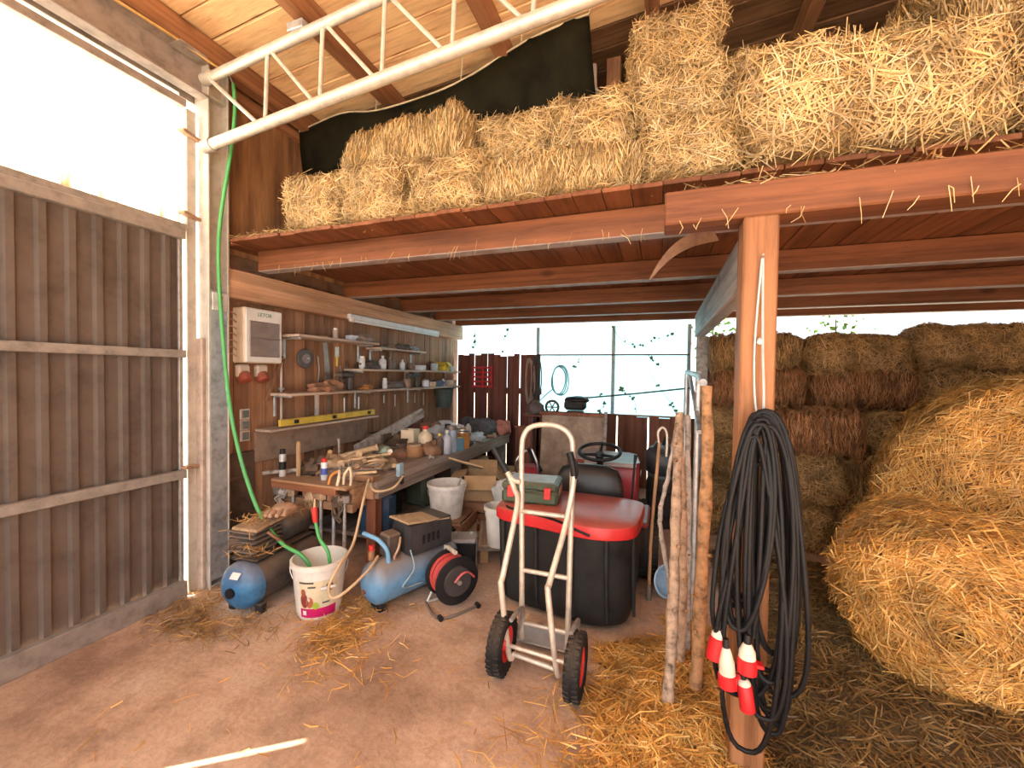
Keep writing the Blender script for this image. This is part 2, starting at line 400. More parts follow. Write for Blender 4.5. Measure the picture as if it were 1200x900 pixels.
c = thing('steel_column', 'pale galvanised steel column between the gate and the workshop', 'column', (-2.915, 2.0, 0))
CM = mat((.52, .48, .415), .5, .25, .15, scale=10)
part('flange', MB().box((-2.915, 1.935, 1.76), (.13, .014, 3.52), .003), CM, c)
part('flange', MB().box((-2.915, 2.065, 1.76), (.13, .014, 3.52), .003), CM, c)
part('web', MB().box((-2.915, 2.0, 1.76), (.010, .118, 3.52), 0), CM, c)
part('side_plate', MB().box((-2.856, 2.0, 1.05), (.006, .116, 1.98), .002), GALV, c)
part('jamb', MB().box((-2.955, 1.88, 1.6), (.035, .06, 3.2), .004), CM, c)
for z in (3.32, .02): part('stiffener', MB().box((-2.915, 2.0, z), (.12, .114, .012), .002), CM, c)
pl = part('bolted_plate', MB().box((-2.848, 2.0, 1.965), (.008, .10, .12), .003), mat((.72, .70, .66), .5, .2), c)
for z in (1.935, 1.99): part('bolt', MB().cyl((-2.844, 2.0, z), (-2.832, 2.0, z), .014, 6), STEEL_D, pl)
for z in (2.50, 3.02, .85): part('latch_bracket', MB().beam((-2.94, 1.925, z), (-2.91, 1.80, z+.01), .05, .022), mat((.40, .25, .16), .7, .2), c)
part('cover_strip', MB().box((-2.915, 1.915, .86), (.075, .025, 1.70), .004), mat((.42, .33, .27), .6, .2), c)

# wall behind the bench: vertical boards, above the loft a stained panel
wl = struct('wall_left'); y = 2.09; i = 0
while y < 5.66:
    w = random.uniform(.10, .135); d = random.uniform(0, .008)
    part('board', MB().box((-3.0-d, y+w/2, 1.13), (.022, w-.004, 2.26), .003), W_WALL, wl); y += w; i += 1
part('backing', MB().box((-3.03, 3.92, 1.8), (.012, 3.9, 3.6)), mat((.20, .11, .065), .8), wl)
def stain_panel():
    m, n, l, b = nt('stained_panel'); v, r = objvec(n, l, (1, 7, .8)); a = noise(n, l, v, 1.4, 5); d = noise(n, l, v, 6, 4)
    c = ramp(n, l, a, [(.34, (.15, .075, .035)), (.52, (.30, .15, .065)), (.70, (.42, .23, .10))])
    c = mixc(n, l, .5, c, ramp(n, l, d, [(.3, (.5, .5, .5)), (.6, (1, 1, 1))]), 'MULTIPLY')
    l.new(c, b.inputs['Base Color']); b.inputs['Roughness'].default_value = .7; return m
SP = stain_panel()
for y0, y1 in ((2.09, 3.3), (3.305, 4.5), (4.505, 5.74)): part('plywood_panel', MB().box((-2.995, (y0+y1)/2, 3.0), (.02, y1-y0, 1.30), .002), SP, wl)
part('top_plate', MB().box((-2.97, 3.9, 3.50), (.05, 3.7, .07), .004), W_PURLIN, wl)

# ------------------------------------------------------------------ roof
def zr(x): return 3.665+.09*(x+2.9)
ce = struct('ceiling'); y = -1.6
while y < 6.3:
    w = random.uniform(.185, .215)
    x0, x1 = -3.15, 4.3; d = random.uniform(0, .010)
    part('plank', MB().beam((x0, y+w/2, zr(x0)+.012+d), (x1, y+w/2, zr(x1)+.012+d), w-.012, .024, .004), W_ROOF if y < 2.9 else W_ROOF_SHADED, ce); y += w  # rear planks darker: shade under the roof painted into the board colour
for x in (-2.86, -2.06, -1.08, -.10, .88, 1.86, 2.84, 3.9):
    part('purlin', MB().box((x, 2.32, zr(x)-.075), (.085, 7.9, .15), .004), W_PURLIN, ce)
part('roof_sheet', MB().beam((-3.3, 2.35, zr(-3.3)+.05), (4.5, 2.35, zr(4.5)+.05), 8.0, .02, 0), STEEL_D, ce)

# ------------------------------------------------------------------ tube truss
tr = thing('roof_truss', 'silver tubular steel lattice truss spanning out from the column top', 'truss', (-2.85, 1.92, 3.0))
def zb(x): return 2.985+.095*(x+2.7)
def zt(x): return 3.43+.095*(x+2.6)
part('chord', MB().cyl((-2.84, 1.92, zb(-2.84)), (4.2, 1.92, zb(4.2)), .034, 16), PIPE, tr, 40, label='lower tube of the truss')
part('chord', MB().cyl((-2.80, 1.92, zt(-2.80)), (4.2, 1.92, zt(4.2)), .030, 16), PIPE, tr, 40, label='upper tube of the truss')
part('strut', MB().cyl((-2.84, 1.92, zt(-2.84)+.01), (-2.37, 1.92, zb(-2.37)), .013, 8), PIPE, tr, 40)
x = -2.33; k = 0
while x < 3.6:
    part('strut', MB().cyl((x, 1.92, zb(x)), (x+.02, 1.92, zt(x)), .012, 8), PIPE, tr, 40)
    part('strut', MB().cyl((x+.04, 1.92, zt(x)), (x+.40, 1.92, zb(x+.40)), .012, 8), PIPE, tr, 40); x += .43
for x in (-2.06, -1.08, -.10, .88): part('purlin_bracket', MB().box((x, 1.92, zt(x)+.045), (.12, .07, .05), .004), GALV, tr)
part('end_collar', MB().cyl((-2.87, 1.92, zt(-2.87)), (-2.79, 1.92, zt(-2.79)), .040, 14), PIPE, tr, 40)
part('end_foot', MB().cyl((-2.87, 1.92, zb(-2.87)), (-2.79, 1.92, zb(-2.79)), .042, 14), STEEL, tr, 40)

# ------------------------------------------------------------------ hay loft
lo = thing('hay_loft', 'orange timber hay loft with plank deck on beams and one front post', 'loft', (0, 2.0, 0))
x = -2.93
while x < 3.9:
    w = random.uniform(.135, .16); d = random.uniform(-.008, .008)
    if x < -2.82: d = .06
    part('deck_board', MB().box((x+w/2, 3.885+d/2, 2.383), (w-.004, 3.71-d, .022), .002), W_DECK, lo); x += w
for y in (2.23, 3.27, 4.22, 5.0, 5.64):
    a = -2.78 if y < 2.3 else -2.95
    part('joist', MB().box(((a+4.0)/2, y+.045, 2.293), (4.0-a, .09, .146), .005), W_BEAM_X, lo)
part('wall_beam', MB().box((-2.925, 3.91, 2.115), (.11, 3.66, .205), .005), W_OLDBEAM, lo, label='weathered pale beam on the workshop wall')
part('cross_beam', MB().box((.415, 3.76, 2.085), (.11, 3.04, .255), .006), W_GREYBEAM, lo, label='grey dusty beam running back from the front post')
part('main_beam', MB().box((2.0, 1.80, 2.152), (4.0, .135, .128), .006), W_MAIN, lo)
part('front_post', MB().box((.333, 1.795, 1.045), (.115, .125, 2.09), .006), W_POST, lo)
part('rear_post', MB().box((.44, 5.22, .98), (.12, .12, 1.96), .006), W_GREYBEAM, lo)

# ------------------------------------------------------------------ back wall: fence boards and light panes
wb = struct('wall_back'); x = -2.96; gaps = {}
k = 0
while x < -1.70:
    w = random.uniform(.085, .12); top = 1.79+random.uniform(-.03, .02)
    part('board', MB().box((x+w/2, 5.77, top/2), (w, .022, top), .003), W_FENCE, wb); x += w + (0, 0, .013, 0, .010, .0, 0, .010, 0, .020, 0, 0, 0, 0, 0)[k]; k += 1
part('fence_rail', MB().box((-2.3, 5.80, .55), (1.35, .035, .09), .003), W_FENCE, wb)
part('fence_rail', MB().box((-2.3, 5.80, 1.25), (1.35, .035, .09), .003), W_FENCE, wb)
x = -1.68
while x < 4.1:
    w = random.uniform(.10, .14); top = (.96 if x < .45 else 1.78)+random.uniform(-.02, .015)
    part('board', MB().box((x+w/2, 5.77, top/2), (w, .022, top), .003), W_FENCE2, wb); x += w + (0 if k % 3 or x > .4 else .018); k += 1
part('fence_rail', MB().box((1.2, 5.80, .30), (5.8, .035, .09), .003), W_FENCE2, wb)
part('gable_panel', MB().box((.6, 5.80, 3.20), (7.4, .03, 1.62)), mat((.10, .06, .04), .85), wb)
w2 = struct('window_2'); PANE = translucent((.60, .86, .93), 'clear_panel')
xs = [-2.98, -1.70, -.62, .34]
for a, b in zip(xs, xs[1:]):
    part('pane', MB().box(((a+b)/2, 5.86, 2.01), (b-a-.03, .008, .40)), PANE, w2)
    if a > -2: part('pane', MB().box(((a+b)/2, 5.86, 1.355), (b-a-.03, .008, .85)), PANE, w2)
for x in (-1.70, -.62, .34): part('mullion', MB().box((x, 5.85, 1.56), (.045, .04, 1.25), .003), mat((.42, .50, .53), .6), w2)
part('transom', MB().box((-.68, 5.84, 1.785), (2.05, .03, .022), .003), mat((.16, .15, .14), .7), w2)
part('sill', MB().box((-.68, 5.79, .965), (2.05, .05, .02), .003), W_FENCE2, w2)
wr = struct('wall_right')
for i in range(31): part('board', MB().box((4.25, -2.9+i*.3, 2.1), (.025, .295, 4.2), .003), W_WALL, wr)
# ------------------------------------------------------------------ straw materials
S_PALE = strawmat([(.46, .28, .10), (.75, .52, .24), (.60, .39, .15), (.84, .66, .38), (.41, .31, .17), (.76, .53, .22)], 'pale_straw')
S_GOLD = strawmat([(.52, .22, .042), (.90, .48, .12), (.70, .33, .06), (1.0, .66, .24), (.45, .18, .034)], 'golden_straw')
S_HAY = strawmat([(.42, .22, .075), (.66, .39, .145), (.35, .18, .06), (.76, .48, .20), (.48, .25, .09)], 'brown_hay')
S_RED = strawmat([(.52, .21, .075), (.68, .30, .115), (.42, .17, .06), (.74, .40, .17)], 'reddish_hay')
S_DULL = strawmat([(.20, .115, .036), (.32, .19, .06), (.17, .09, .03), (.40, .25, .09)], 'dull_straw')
B_PALE = strawbody((.13, .075, .027), (.52, .35, .14)); B_GOLD = strawbody((.12, .045, .010), (.46, .21, .045))  # packed bodies darkened, shade between the loose stalks put into the colour
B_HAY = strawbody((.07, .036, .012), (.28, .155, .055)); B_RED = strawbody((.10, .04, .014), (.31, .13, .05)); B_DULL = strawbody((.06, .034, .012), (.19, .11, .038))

def bale_proto(L, W, Hh, seed, n, ridges=0, wd=(.0025, .0060), vert=.5):
    V, Q = bale_body(L, W, Hh, seed, .10, .026, ridges)
    me = arr_mesh('bale_body', V, Q); me.polygons.foreach_set('use_smooth', [True]*len(Q))
    P, N = scatter(V, Q, n); k = P[:, 2] > .01; P, N = P[k], N[k]
    sm = blades('loose_straw', P, N, (.03, .11) if ridges else (.04, .17), wd, .17, lambda p, q: np.tile([0., .15, 1.], (len(p), 1)), vert)
    k = rng.random(len(P)) < .05   # a few long stalks sticking out
    return me, sm
PROTO = [bale_proto(.86, .46, .40, s, 7500, r, vert=q) for s, r, q in ((1, 62, .8), (2, 0, .45), (3, 0, .45), (4, 58, .85))]
PROTO_Y = [bale_proto(.46, .86, .40, s, 7500, 0, vert=.2) for s in (5, 6, 7)]
def with_mat(me, m):
    c = me.copy(); c.materials.clear(); c.materials.append(m); return c
BM = {}
def bale(label, loc, rz=0., tilt=(0, 0), kind=('x', 0), mats='pale', group=None):
    key = (kind, mats)
    if key not in BM:
        p = (PROTO if kind[0] == 'x' else PROTO_Y)[kind[1]]
        bm, sm = {'pale': (B_PALE, S_PALE), 'hay': (B_HAY, S_HAY), 'red': (B_RED, S_RED), 'gold': (B_GOLD, S_GOLD)}[mats]
        BM[key] = (with_mat(p[0], bm), with_mat(p[1], sm))
    t = thing('straw_bale', label, 'bale', loc, group=group, rot=(tilt[0], tilt[1], rz))
    b = link('bale_body', BM[key][0], None, t); s = link('loose_straw', BM[key][1], None, t); s['kind'] = 'stuff'
    return t
ZD = 2.40
# (label, x, y, z, rz, tilt, kind)
LOFT = [   # label, x, y, z, turn, tilt, mesh, height
 ('small straw bale at the end of the loft row nearest the steel column', -2.17, 2.52, ZD, .03, (0, 0), ('y', 0), .98),
 ('straw bale second along the deck edge from the steel column', -1.70, 2.50, ZD, -.03, (0, 0), ('y', 1), .92),
 ('straw bale third along the deck edge, below the tall ribbed bale', -1.22, 2.51, ZD, .03, (0, 0), ('y', 2), .86),
 ('long low straw bale lying lengthwise along the deck edge', -.52, 2.31, ZD, .0, (0, 0), ('x', 0), .66),
 ('straw bale at the deck edge just before the doubled front beam', .15, 2.47, ZD, .0, (0, 0), ('y', 0), .80),
 ('ribbed straw bale on the second layer under the dark tarpaulin edge', -1.54, 2.42, ZD+.35, .04, (0, 0), ('x', 3), .86),
 ('narrow straw bale of the second layer beside the ribbed bale', -.88, 2.72, ZD+.25, .06, (0, .03), ('y', 1), .92),
 ('straw bale of the second layer in front of the brown roof post', -.40, 2.70, ZD+.25, -.04, (0, 0), ('y', 2), .98),
 ('straw bale of the second layer below the highest bale', .09, 2.66, ZD+.30, .02, (0, 0), ('y', 0), .95),
 ('highest straw bale of the loft, topmost of its stack', .02, 2.78, ZD+.66, .05, (0, 0), ('y', 1), .90),
 ('straw bale resting on the main beam right over the front post', .72, 2.17, ZD, .02, (.04, 0), ('x', 1), 1.05),
 ('straw bale on the main beam, next after the one over the post', 1.60, 2.19, ZD, -.02, (.03, 0), ('x', 2), 1.1),
 ('straw bale on the main beam two bales past the front post', 2.48, 2.22, ZD, .01, (0, 0), ('x', 3), 1.),
 ('tilted straw bale on top of the bale over the post', .74, 2.54, ZD+.36, .10, (-.16, -.06), ('x', 2), .85),
 ('leaning straw bale on the second layer beyond the tilted bale', 1.55, 2.38, ZD+.40, -.04, (-.08, -.04), ('x', 0), 1.),
 ('straw bale on the second layer far along the main beam', 2.42, 2.36, ZD+.385, .04, (0, 0), ('x', 1), 1.),
 ('straw bale on the third layer leaning back under the roof', 1.55, 2.66, ZD+.78, .03, (-.10, -.03), ('x', 3), .9),
]
for lb, x, y, z, rz, tl, kd, hs in LOFT:
    t = bale(lb, (x, y, z), rz, tl, kd, 'pale', 'straw bales on the loft'); t.scale = (1, 1, hs)
# straw lying along the deck edge and hanging over it
def straw_patch(name, label, P, m, L=(.05, .2), w=(.003, .006), lift=.1, bend=.15, group='loose straw'):
    N = np.tile([0., 0, 1.], (len(P), 1)); me = blades(name, P, N, L, w, lift, bend=bend)
    o = link(name, me, m); return tag(o, label, 'straw', group, 'stuff')
n = 700; P = np.stack([rng.uniform(-2.8, .25, n), 2.04+np.abs(rng.normal(0, .05, n)), np.full(n, 2.405)], 1)
straw_patch('loose_straw', 'wisps of straw along the loft deck edge', P, S_PALE, (.04, .16), lift=.25)
n = 650; P = np.stack([rng.uniform(.05, 3.4, n), rng.uniform(1.73, 2.0, n), np.full(n, 2.222)], 1)
straw_patch('loose_straw', 'straw spilled over the top of the main beam', P, S_PALE, (.05, .2), lift=.35)

# stack of brown hay bales at the back right
lay = ['lowest', 'second', 'third', 'fourth', 'top']
for r in range(5):
    for c_ in range(4):
        x = .92+c_*.88+(.0, .1, -.02, .07, .02)[r]+random.uniform(-.02, .02); z = r*.395
        if r == 4: z += (-.02, -.05, .03, .05)[c_]
        col = ['beside the grey rear post', 'second from the rear post', 'third from the rear post', 'farthest from the rear post'][c_]
        mt = 'red' if (r, c_) in ((3, 1), (3, 0)) else 'hay'
        bale('hay bale in the %s layer of the back stack, %s' % (lay[r], col), (x, 5.22+random.uniform(-.06, .05), z), random.uniform(-.04, .04), (0, 0), ('x', (r+c_) % 4), mt, 'hay bales in the back stack')
for r in range(3):
    for c_ in range(2):
        x = .98+c_*.88+r*.14; z = r*.395
        bale('hay bale, %s in the low stack behind the round bale, %s' % (lay[r] if r < 2 else 'top', ['near the cable post', 'away from the cable post'][c_]), (x, 4.35+.12*r, z), random.uniform(-.05, .05), (0, 0), ('x', (r+2*c_+1) % 4), 'red' if r == 2 and c_ == 0 else 'hay', 'hay bales in the low stack')
bale('brown hay bale standing on the floor behind the leaning poles', (.62, 4.72, 0), 0, (0, 0), ('y', 1), 'hay', 'hay bales in the low stack')

# round bales
def round_bale(name, label, loc, R, Wd, rot, n, seed, lump=.03, sz=1.):
    nu, nv, ne = 72, 12, 9; rows = []
    prof = [(R*.02, -Wd/2)] + [(R*k/ne*.93, -Wd/2-.03*math.sin(k/ne*PI)) for k in range(1, ne)] + [(R*.985, -Wd/2+.06)] + [(R, -Wd/2+.06+(Wd-.12)*k/nv) for k in range(1, nv)] + [(R*.985, Wd/2-.06)] + [(R*k/ne*.93, Wd/2+.03*math.sin(k/ne*PI)) for k in range(ne-1, 0, -1)] + [(R*.02, Wd/2)]
    V = np.array([[r*math.cos(2*PI*k/nu), z, r*math.sin(2*PI*k/nu)] for r, z in prof for k in range(nu)])
    Q = np.array([[i*nu+k, (i+1)*nu+k, (i+1)*nu+(k+1) % nu, i*nu+(k+1) % nu] for i in range(len(prof)-1) for k in range(nu)])
    c = V.mean(0); nn = nrm(V-c*[0, 1, 0]); V = V+nn*lumpy(V, seed, lump, 5)[:, None]+nn*lumpy(V, seed+9, .012, 22)[:, None]
    V[:, 2] *= sz; V[:, 2] = np.maximum(V[:, 2], -R*sz*.93)
    a = V[Q[:, 1]]-V[Q[:, 0]]; b = V[Q[:, 3]]-V[Q[:, 0]]; fn = np.cross(a, b); ctr = V[Q].mean(1)
    if np.mean(np.sum(fn*(ctr), 1)) < 0: Q = Q[:, ::-1]
    V[:, 2] += R*sz*.93
    t = thing(name, label, 'bale', loc, rot=rot, group='round bales')
    me = arr_mesh('bale_body', V, Q); me.polygons.foreach_set('use_smooth', [True]*len(Q)); link('bale_body', me, B_GOLD, t)
    P, N = scatter(V, Q, n)
    ctr = np.array([0, 0, R*sz*.93])
    def pref(p, q):
        d = p-ctr; return np.stack([-d[:, 2], np.zeros(len(d)), d[:, 0]], 1)
    s = link('loose_straw', blades('loose_straw', P, N, (.05, .22), (.0025, .0065), .16, pref, .55), S_GOLD, t); s['kind'] = 'stuff'
    return t
round_bale('round_straw_bale', 'large golden round straw bale propped on loose straw', (2.25, 3.46, .0), .78, .88, (0, 0, -.30), 42000, 21)
round_bale('round_straw_bale', 'sagging round straw bale slumped in front of the larger one', (1.36, 2.62, .03), .46, .66, (0, .1, -.5), 28000, 33, .05, .94)

# loose straw heaps (height field + blades)
def heap(name, label, x0, x1, y0, y1, hf, n, body, blade, L=(.05, .2)):
    nx, ny = int((x1-x0)/.04), int((y1-y0)/.04)
    X, Y = np.meshgrid(np.linspace(x0, x1, nx), np.linspace(y0, y1, ny), indexing='ij'); Zv = hf(X, Y)
    V = np.stack([X, Y, Zv], -1).reshape(-1, 3); V[:, 2] += lumpy(V, 5, .012, 14)
    ed = np.minimum(np.minimum(X-x0, x1-X), np.minimum(Y-y0, y1-Y)).ravel(); V[:, 2] = np.where(ed < .03, -.01, V[:, 2])
    Q = np.array([[i*ny+j, (i+1)*ny+j, (i+1)*ny+j+1, i*ny+j+1] for i in range(nx-1) for j in range(ny-1)])
    k = V[Q][:, :, 2].max(1) > .002; Qs = Q[k]
    t = thing(name, label, 'straw', (0, 0, 0), group='straw heaps', kind='stuff')
    me = arr_mesh('heap_body', V, Qs); me.polygons.foreach_set('use_smooth', [True]*len(Qs)); o = link('heap_body', me, body, t); o['kind'] = 'stuff'
    P, N = scatter(V, Qs, n); o = link('straw_blades', blades('straw_blades', P, N, L, (.003, .007), .16), blade, t); o['kind'] = 'stuff'
g = lambda X, Y, cx, cy, sx, sy, h: h*np.exp(-((X-cx)/sx)**2-((Y-cy)/sy)**2)
heap('straw_heap', 'dull straw heap covering the floor below the round bales', .42, 3.2, .9, 3.9,
     lambda X, Y: -.0+g(X, Y, 1.35, 2.15, .75, .55, .14)+g(X, Y, 2.2, 2.6, .9, .9, .22)+g(X, Y, .9, 3.2, .5, .6, .16)+g(X, Y, 1.0, 1.5, .7, .5, .05), 30000, B_DULL, S_DULL, (.03, .14))
heap('straw_heap', 'thin golden straw heap on the floor around the leaning poles', -.62, .62, 1.3, 2.95,
     lambda X, Y: -.028+g(X, Y, .05, 1.75, .38, .35, .055)+g(X, Y, .25, 2.3, .28, .4, .06)+g(X, Y, -.1, 2.2, .3, .2, .03), 7000, B_GOLD, S_GOLD)
def gauss_pts(cx, cy, sx, sy, n, z=.008):
    return np.stack([rng.normal(cx, sx, n), rng.normal(cy, sy, n), np.full(n, z)+rng.random(n)*.012], 1)
straw_patch('loose_straw', 'golden straw scattered on the floor beside the blue compressor', np.concatenate([gauss_pts(-1.72, 1.86, .10, .10, 420), gauss_pts(-1.55, 1.70, .12, .10, 160), gauss_pts(-1.75, 2.1, .18, .12, 220)]), S_GOLD, (.03, .13))
straw_patch('loose_straw', 'brown straw litter around the foot of the steel column', np.concatenate([gauss_pts(-2.55, 1.62, .17, .08, 350), gauss_pts(-2.75, 1.80, .09, .10, 200), gauss_pts(-2.2, 1.75, .14, .10, 130)]), S_HAY, (.04, .15), lift=.2)
straw_patch('loose_straw', 'golden straw strewn on the floor between hand truck and poles', np.concatenate([gauss_pts(-.02, 1.55, .22, .13, 700), gauss_pts(-.1, 1.9, .18, .15, 400), gauss_pts(.15, 1.45, .2, .12, 350), gauss_pts(.45, 1.6, .15, .2, 300)]), S_GOLD, (.04, .18))
straw_patch('loose_straw', 'single stalks of straw scattered over the open floor', np.stack([rng.uniform(-2.3, .2, 170), rng.uniform(.8, 2.3, 170), np.full(170, .006)], 1), S_GOLD, (.02, .10), lift=.03)

n = 90; xs_ = np.concatenate([rng.uniform(.05, 3.2, 55), rng.uniform(-2.6, .0, 35)]); ys_ = np.where(np.arange(n) < 55, 1.728, 2.225); zs_ = np.where(np.arange(n) < 55, 2.10, 2.235)
P = np.stack([xs_, ys_-.004, zs_-rng.uniform(0, .04, n)], 1); D = nrm(np.stack([rng.normal(0, .45, n), rng.normal(0, .12, n), -np.ones(n)], 1))
tag(link('loose_straw', strand_mesh('loose_straw', P, np.tile([0., -1., 0.], (n, 1)), D, rng.uniform(.02, .09, n), .0025, .3), S_PALE), 'wisps of straw caught on the undersides of the loft beams', 'straw', 'loose straw', 'stuff')
# ------------------------------------------------------------------ tarpaulin, roof post, yellow cable
BLACK = mat((.014, .013, .014), .5, 0, .2, spec=.3); BLACKD = mat((.028, .025, .023), .6, 0, .25, dust=.4, spec=.25)
RED = mat((.62, .035, .03), .42, 0, .12); REDD = mat((.42, .05, .04), .5, 0, .2, dust=.5)
WHITE = mat((.78, .75, .70), .5, 0, .1); WHITED = mat((.66, .60, .54), .55, 0, .15, dust=.4)
BLUE = mat((.10, .25, .45), .42, 0, .2, dust=.6); GREY = mat((.36, .35, .34), .5, 0, .15, dust=.3)
GREEN = mat((.06, .36, .10), .35, 0, .1); BEIGE = mat((.60, .42, .25), .5, 0, .12)
RUBBER = mat((.020, .019, .018), .8, 0, .2, spec=.15, dust=.2); CHROME = mat((.62, .60, .57), .3, .8, .1)
edge = spline([(-2.93, 2.74, 3.53), (-2.45, 2.70, 3.565), (-2.12, 2.70, 3.52), (-1.67, 2.70, 3.54), (-1.39, 2.70, 3.585), (-1.16, 2.70, 3.655), (-.94, 2.70, 3.73), (-.70, 2.70, 3.78), (-.485, 2.72, 3.82)], 4)
mb = MB(); n = len(edge); rows = 9; vs = []
for j in range(rows):
    t = j/(rows-1)
    for i, p in enumerate(edge):
        u = i/(n-1); fold = (.03+.06*u*u)*math.sin(u*46)*(.15+t)*(.3+.7*u)
        vs.append((p.x+(.10*t*(u-.3)), p.y+.05*t+.35*t*t+fold, p.z-t*(1.1-.15*math.sin(u*9))+.12*t*t))
mb.add(vs, [(j*n+i, j*n+i+1, (j+1)*n+i+1, (j+1)*n+i) for j in range(rows-1) for i in range(n-1)])
tp = thing('tarpaulin', 'dark green tarpaulin slung under the roof behind the straw bales', 'tarpaulin', (-1.6, 2.7, 3.5))
o = part('sheet', mb, mat((.012, .0115, .006), .75, 0, .4, scale=4, spec=.1), tp, 80); sm = o.modifiers.new('thickness', 'SOLIDIFY'); sm.thickness = .003
part('hem_rope', MB().tube([(p.x, p.y-.004, p.z) for p in edge], .007, 6), mat((.52, .44, .30), .7), tp, 60)
for i in (0, 8, 16, 24, 32):
    p = edge[i]; part('tie', MB().tube([(p.x, p.y, p.z), (p.x+.01, p.y+.01, zr(p.x)-.002)], .004, 5), mat((.52, .44, .30), .7), tp, 60)
rp = thing('roof_post', 'brown timber post with a thin steel pipe, standing on the loft', 'post', (-.40, 2.98, 2.40))
part('timber', MB().box((-.37, 3.16, 3.10), (.10, .08, 1.42), .004), wood((.30, .15, .08), (.18, .08, .04), 'z'), rp)
part('pipe', MB().cyl((-.46, 3.10, 2.40), (-.50, 3.06, 3.74), .018, 10), PIPE, rp, 40)
part('cable_clamp', MB().box((-.49, 3.06, 3.55), (.05, .05, .03), .004), GALV, rp)
solo('ceiling_cable', MB().tube(spline([(-2.80, -2.5, 3.50), (-2.80, 0, 3.49), (-2.82, .9, 3.50), (-2.80, 1.3, 3.475), (-2.81, 1.7, 3.505), (-2.79, 1.95, 3.49)], 6), .008, 6), mat((.62, .40, .14), .5), 'yellow electric cable running along the roof edge to the truss', 'cable', 60)

# ------------------------------------------------------------------ hand truck
ht = thing('hand_truck', 'tubular steel hand truck with two black pneumatic tyres', 'hand truck', (-.55, 1.95, 0))
HT = mat((.66, .57, .46), .38, .35, .12, scale=20)
hoop = [(-.685, 2.13, .05), (-.705, 2.17, .45), (-.735, 2.24, .80), (-.755, 2.29, 1.06), (-.742, 2.30, 1.15), (-.70, 2.305, 1.195), (-.61, 2.31, 1.212), (-.53, 2.305, 1.20), (-.475, 2.30, 1.16), (-.455, 2.29, 1.08), (-.445, 2.24, .80), (-.437, 2.17, .45), (-.432, 2.13, .05)]
part('hoop_frame', MB().tube(spline(hoop, 5), .0155, 10), HT, ht, 60)
for a, b in (((-.727, 2.215, .725), (-.443, 2.215, .725)), ((-.703, 2.165, .415), (-.437, 2.165, .415)), ((-.69, 2.14, .135), (-.433, 2.14, .135))):
    part('crossbar', MB().cyl(a, b, .013, 10), HT, ht, 60)
part('side_bar', MB().tube(spline([(-.83, 2.25, .935), (-.775, 2.22, .85), (-.735, 2.17, .80), (-.73, 2.10, .70), (-.738, 1.96, .47), (-.736, 1.935, .42), (-.69, 1.93, .10), (-.675, 1.95, .075)], 6), .0155, 10), HT, ht, 60)
part('side_bar', MB().tube(spline([(-.435, 2.24, .97), (-.437, 2.22, .88), (-.45, 2.17, .76), (-.462, 2.10, .66), (-.492, 1.96, .48), (-.492, 1.935, .43), (-.44, 1.91, .10), (-.425, 1.93, .065)], 6), .0155, 10), HT, ht, 60)
part('handle_stub', MB().tube(spline([(-.74, 2.235, .885), (-.79, 2.24, .89), (-.835, 2.25, .935)], 5), .0155, 10), HT, ht, 60)
part('grip', MB().tube([(-.830, 2.25, .93), (-.875, 2.25, 1.0), (-.915, 2.25, 1.062)], [.021, .019, .021], 10), BLACK, ht, 60)
part('grip', MB().tube([(-.433, 2.235, .95), (-.440, 2.235, 1.01), (-.462, 2.235, 1.075)], [.021, .019, .021], 10), BLACK, ht, 60)
part('grip_guard', MB().tube(spline([(-.455, 2.235, 1.06), (-.42, 2.21, 1.03), (-.412, 2.21, .97), (-.43, 2.235, .93)], 5), .007, 6), BLACK, ht, 60)
part('axle', MB().cyl((-.73, 1.93, .14), (-.33, 1.90, .14), .010, 10), HT, ht, 60)
part('lower_bar', MB().cyl((-.675, 1.95, .085), (-.428, 1.93, .075), .012, 10), HT, ht, 60)
part('toe_plate', MB().box((-.56, 2.20, .03), (.34, .13, .008), .003).box((-.56, 2.145, .075), (.34, .008, .09), .003), STEEL, ht)
for x in (-.70, -.40):
    part('fender', MB().tube(spline([(x, 2.13, .10), (x+.03, 2.09, .24), (x+.035, 1.99, .285), (x+.03, 1.90, .285)], 5), .011, 6), STEEL, ht, 60)
def wheel(parent, c, r, w, rim, axis='x', spokes=True):
    Mx = Matrix.Translation(c) @ (Matrix.Rotation(PI/2, 4, 'Y') if axis == 'x' else Matrix.Rotation(PI/2, 4, 'X') if axis == 'y' else axis)
    t = part('tyre', MB().lathe([(r*.58, -w*.42), (r*.72, -w*.5), (r*.90, -w*.48), (r*.985, -w*.30), (r, -w*.1), (r*.985, -w*.05), (r*.985, w*.05), (r, w*.1), (r*.985, w*.30), (r*.90, w*.48), (r*.72, w*.5), (r*.58, w*.42), (r*.58, -w*.42)], 32, Mx, False, False), RUBBER, parent, 50)
    tr_ = MB()
    for k in range(30):
        for s in (-1, 1): tr_.box((r*.985, s*w*.26, 0), (.012, w*.34, r*.09), 0, Mx @ Matrix.Rotation(2*PI*(k+.25*s)/30, 4, 'Z') @ Matrix.Rotation(PI/2, 4, 'X') @ Matrix.Rotation(0, 4, 'Z'))
    part('tread', tr_, RUBBER, t)
    part('rim', MB().lathe([(r*.10, -w*.34), (r*.2, -w*.36), (r*.25, -w*.12), (r*.50, -w*.14), (r*.60, -w*.42), (r*.60, w*.42), (r*.50, w*.14), (r*.25, w*.12), (r*.2, w*.36), (r*.10, w*.34)], 28, Mx), rim, parent, 40)
wheel(ht, (-.725, 1.93, .143), .143, .075, RED); wheel(ht, (-.345, 1.90, .143), .143, .075, RED)

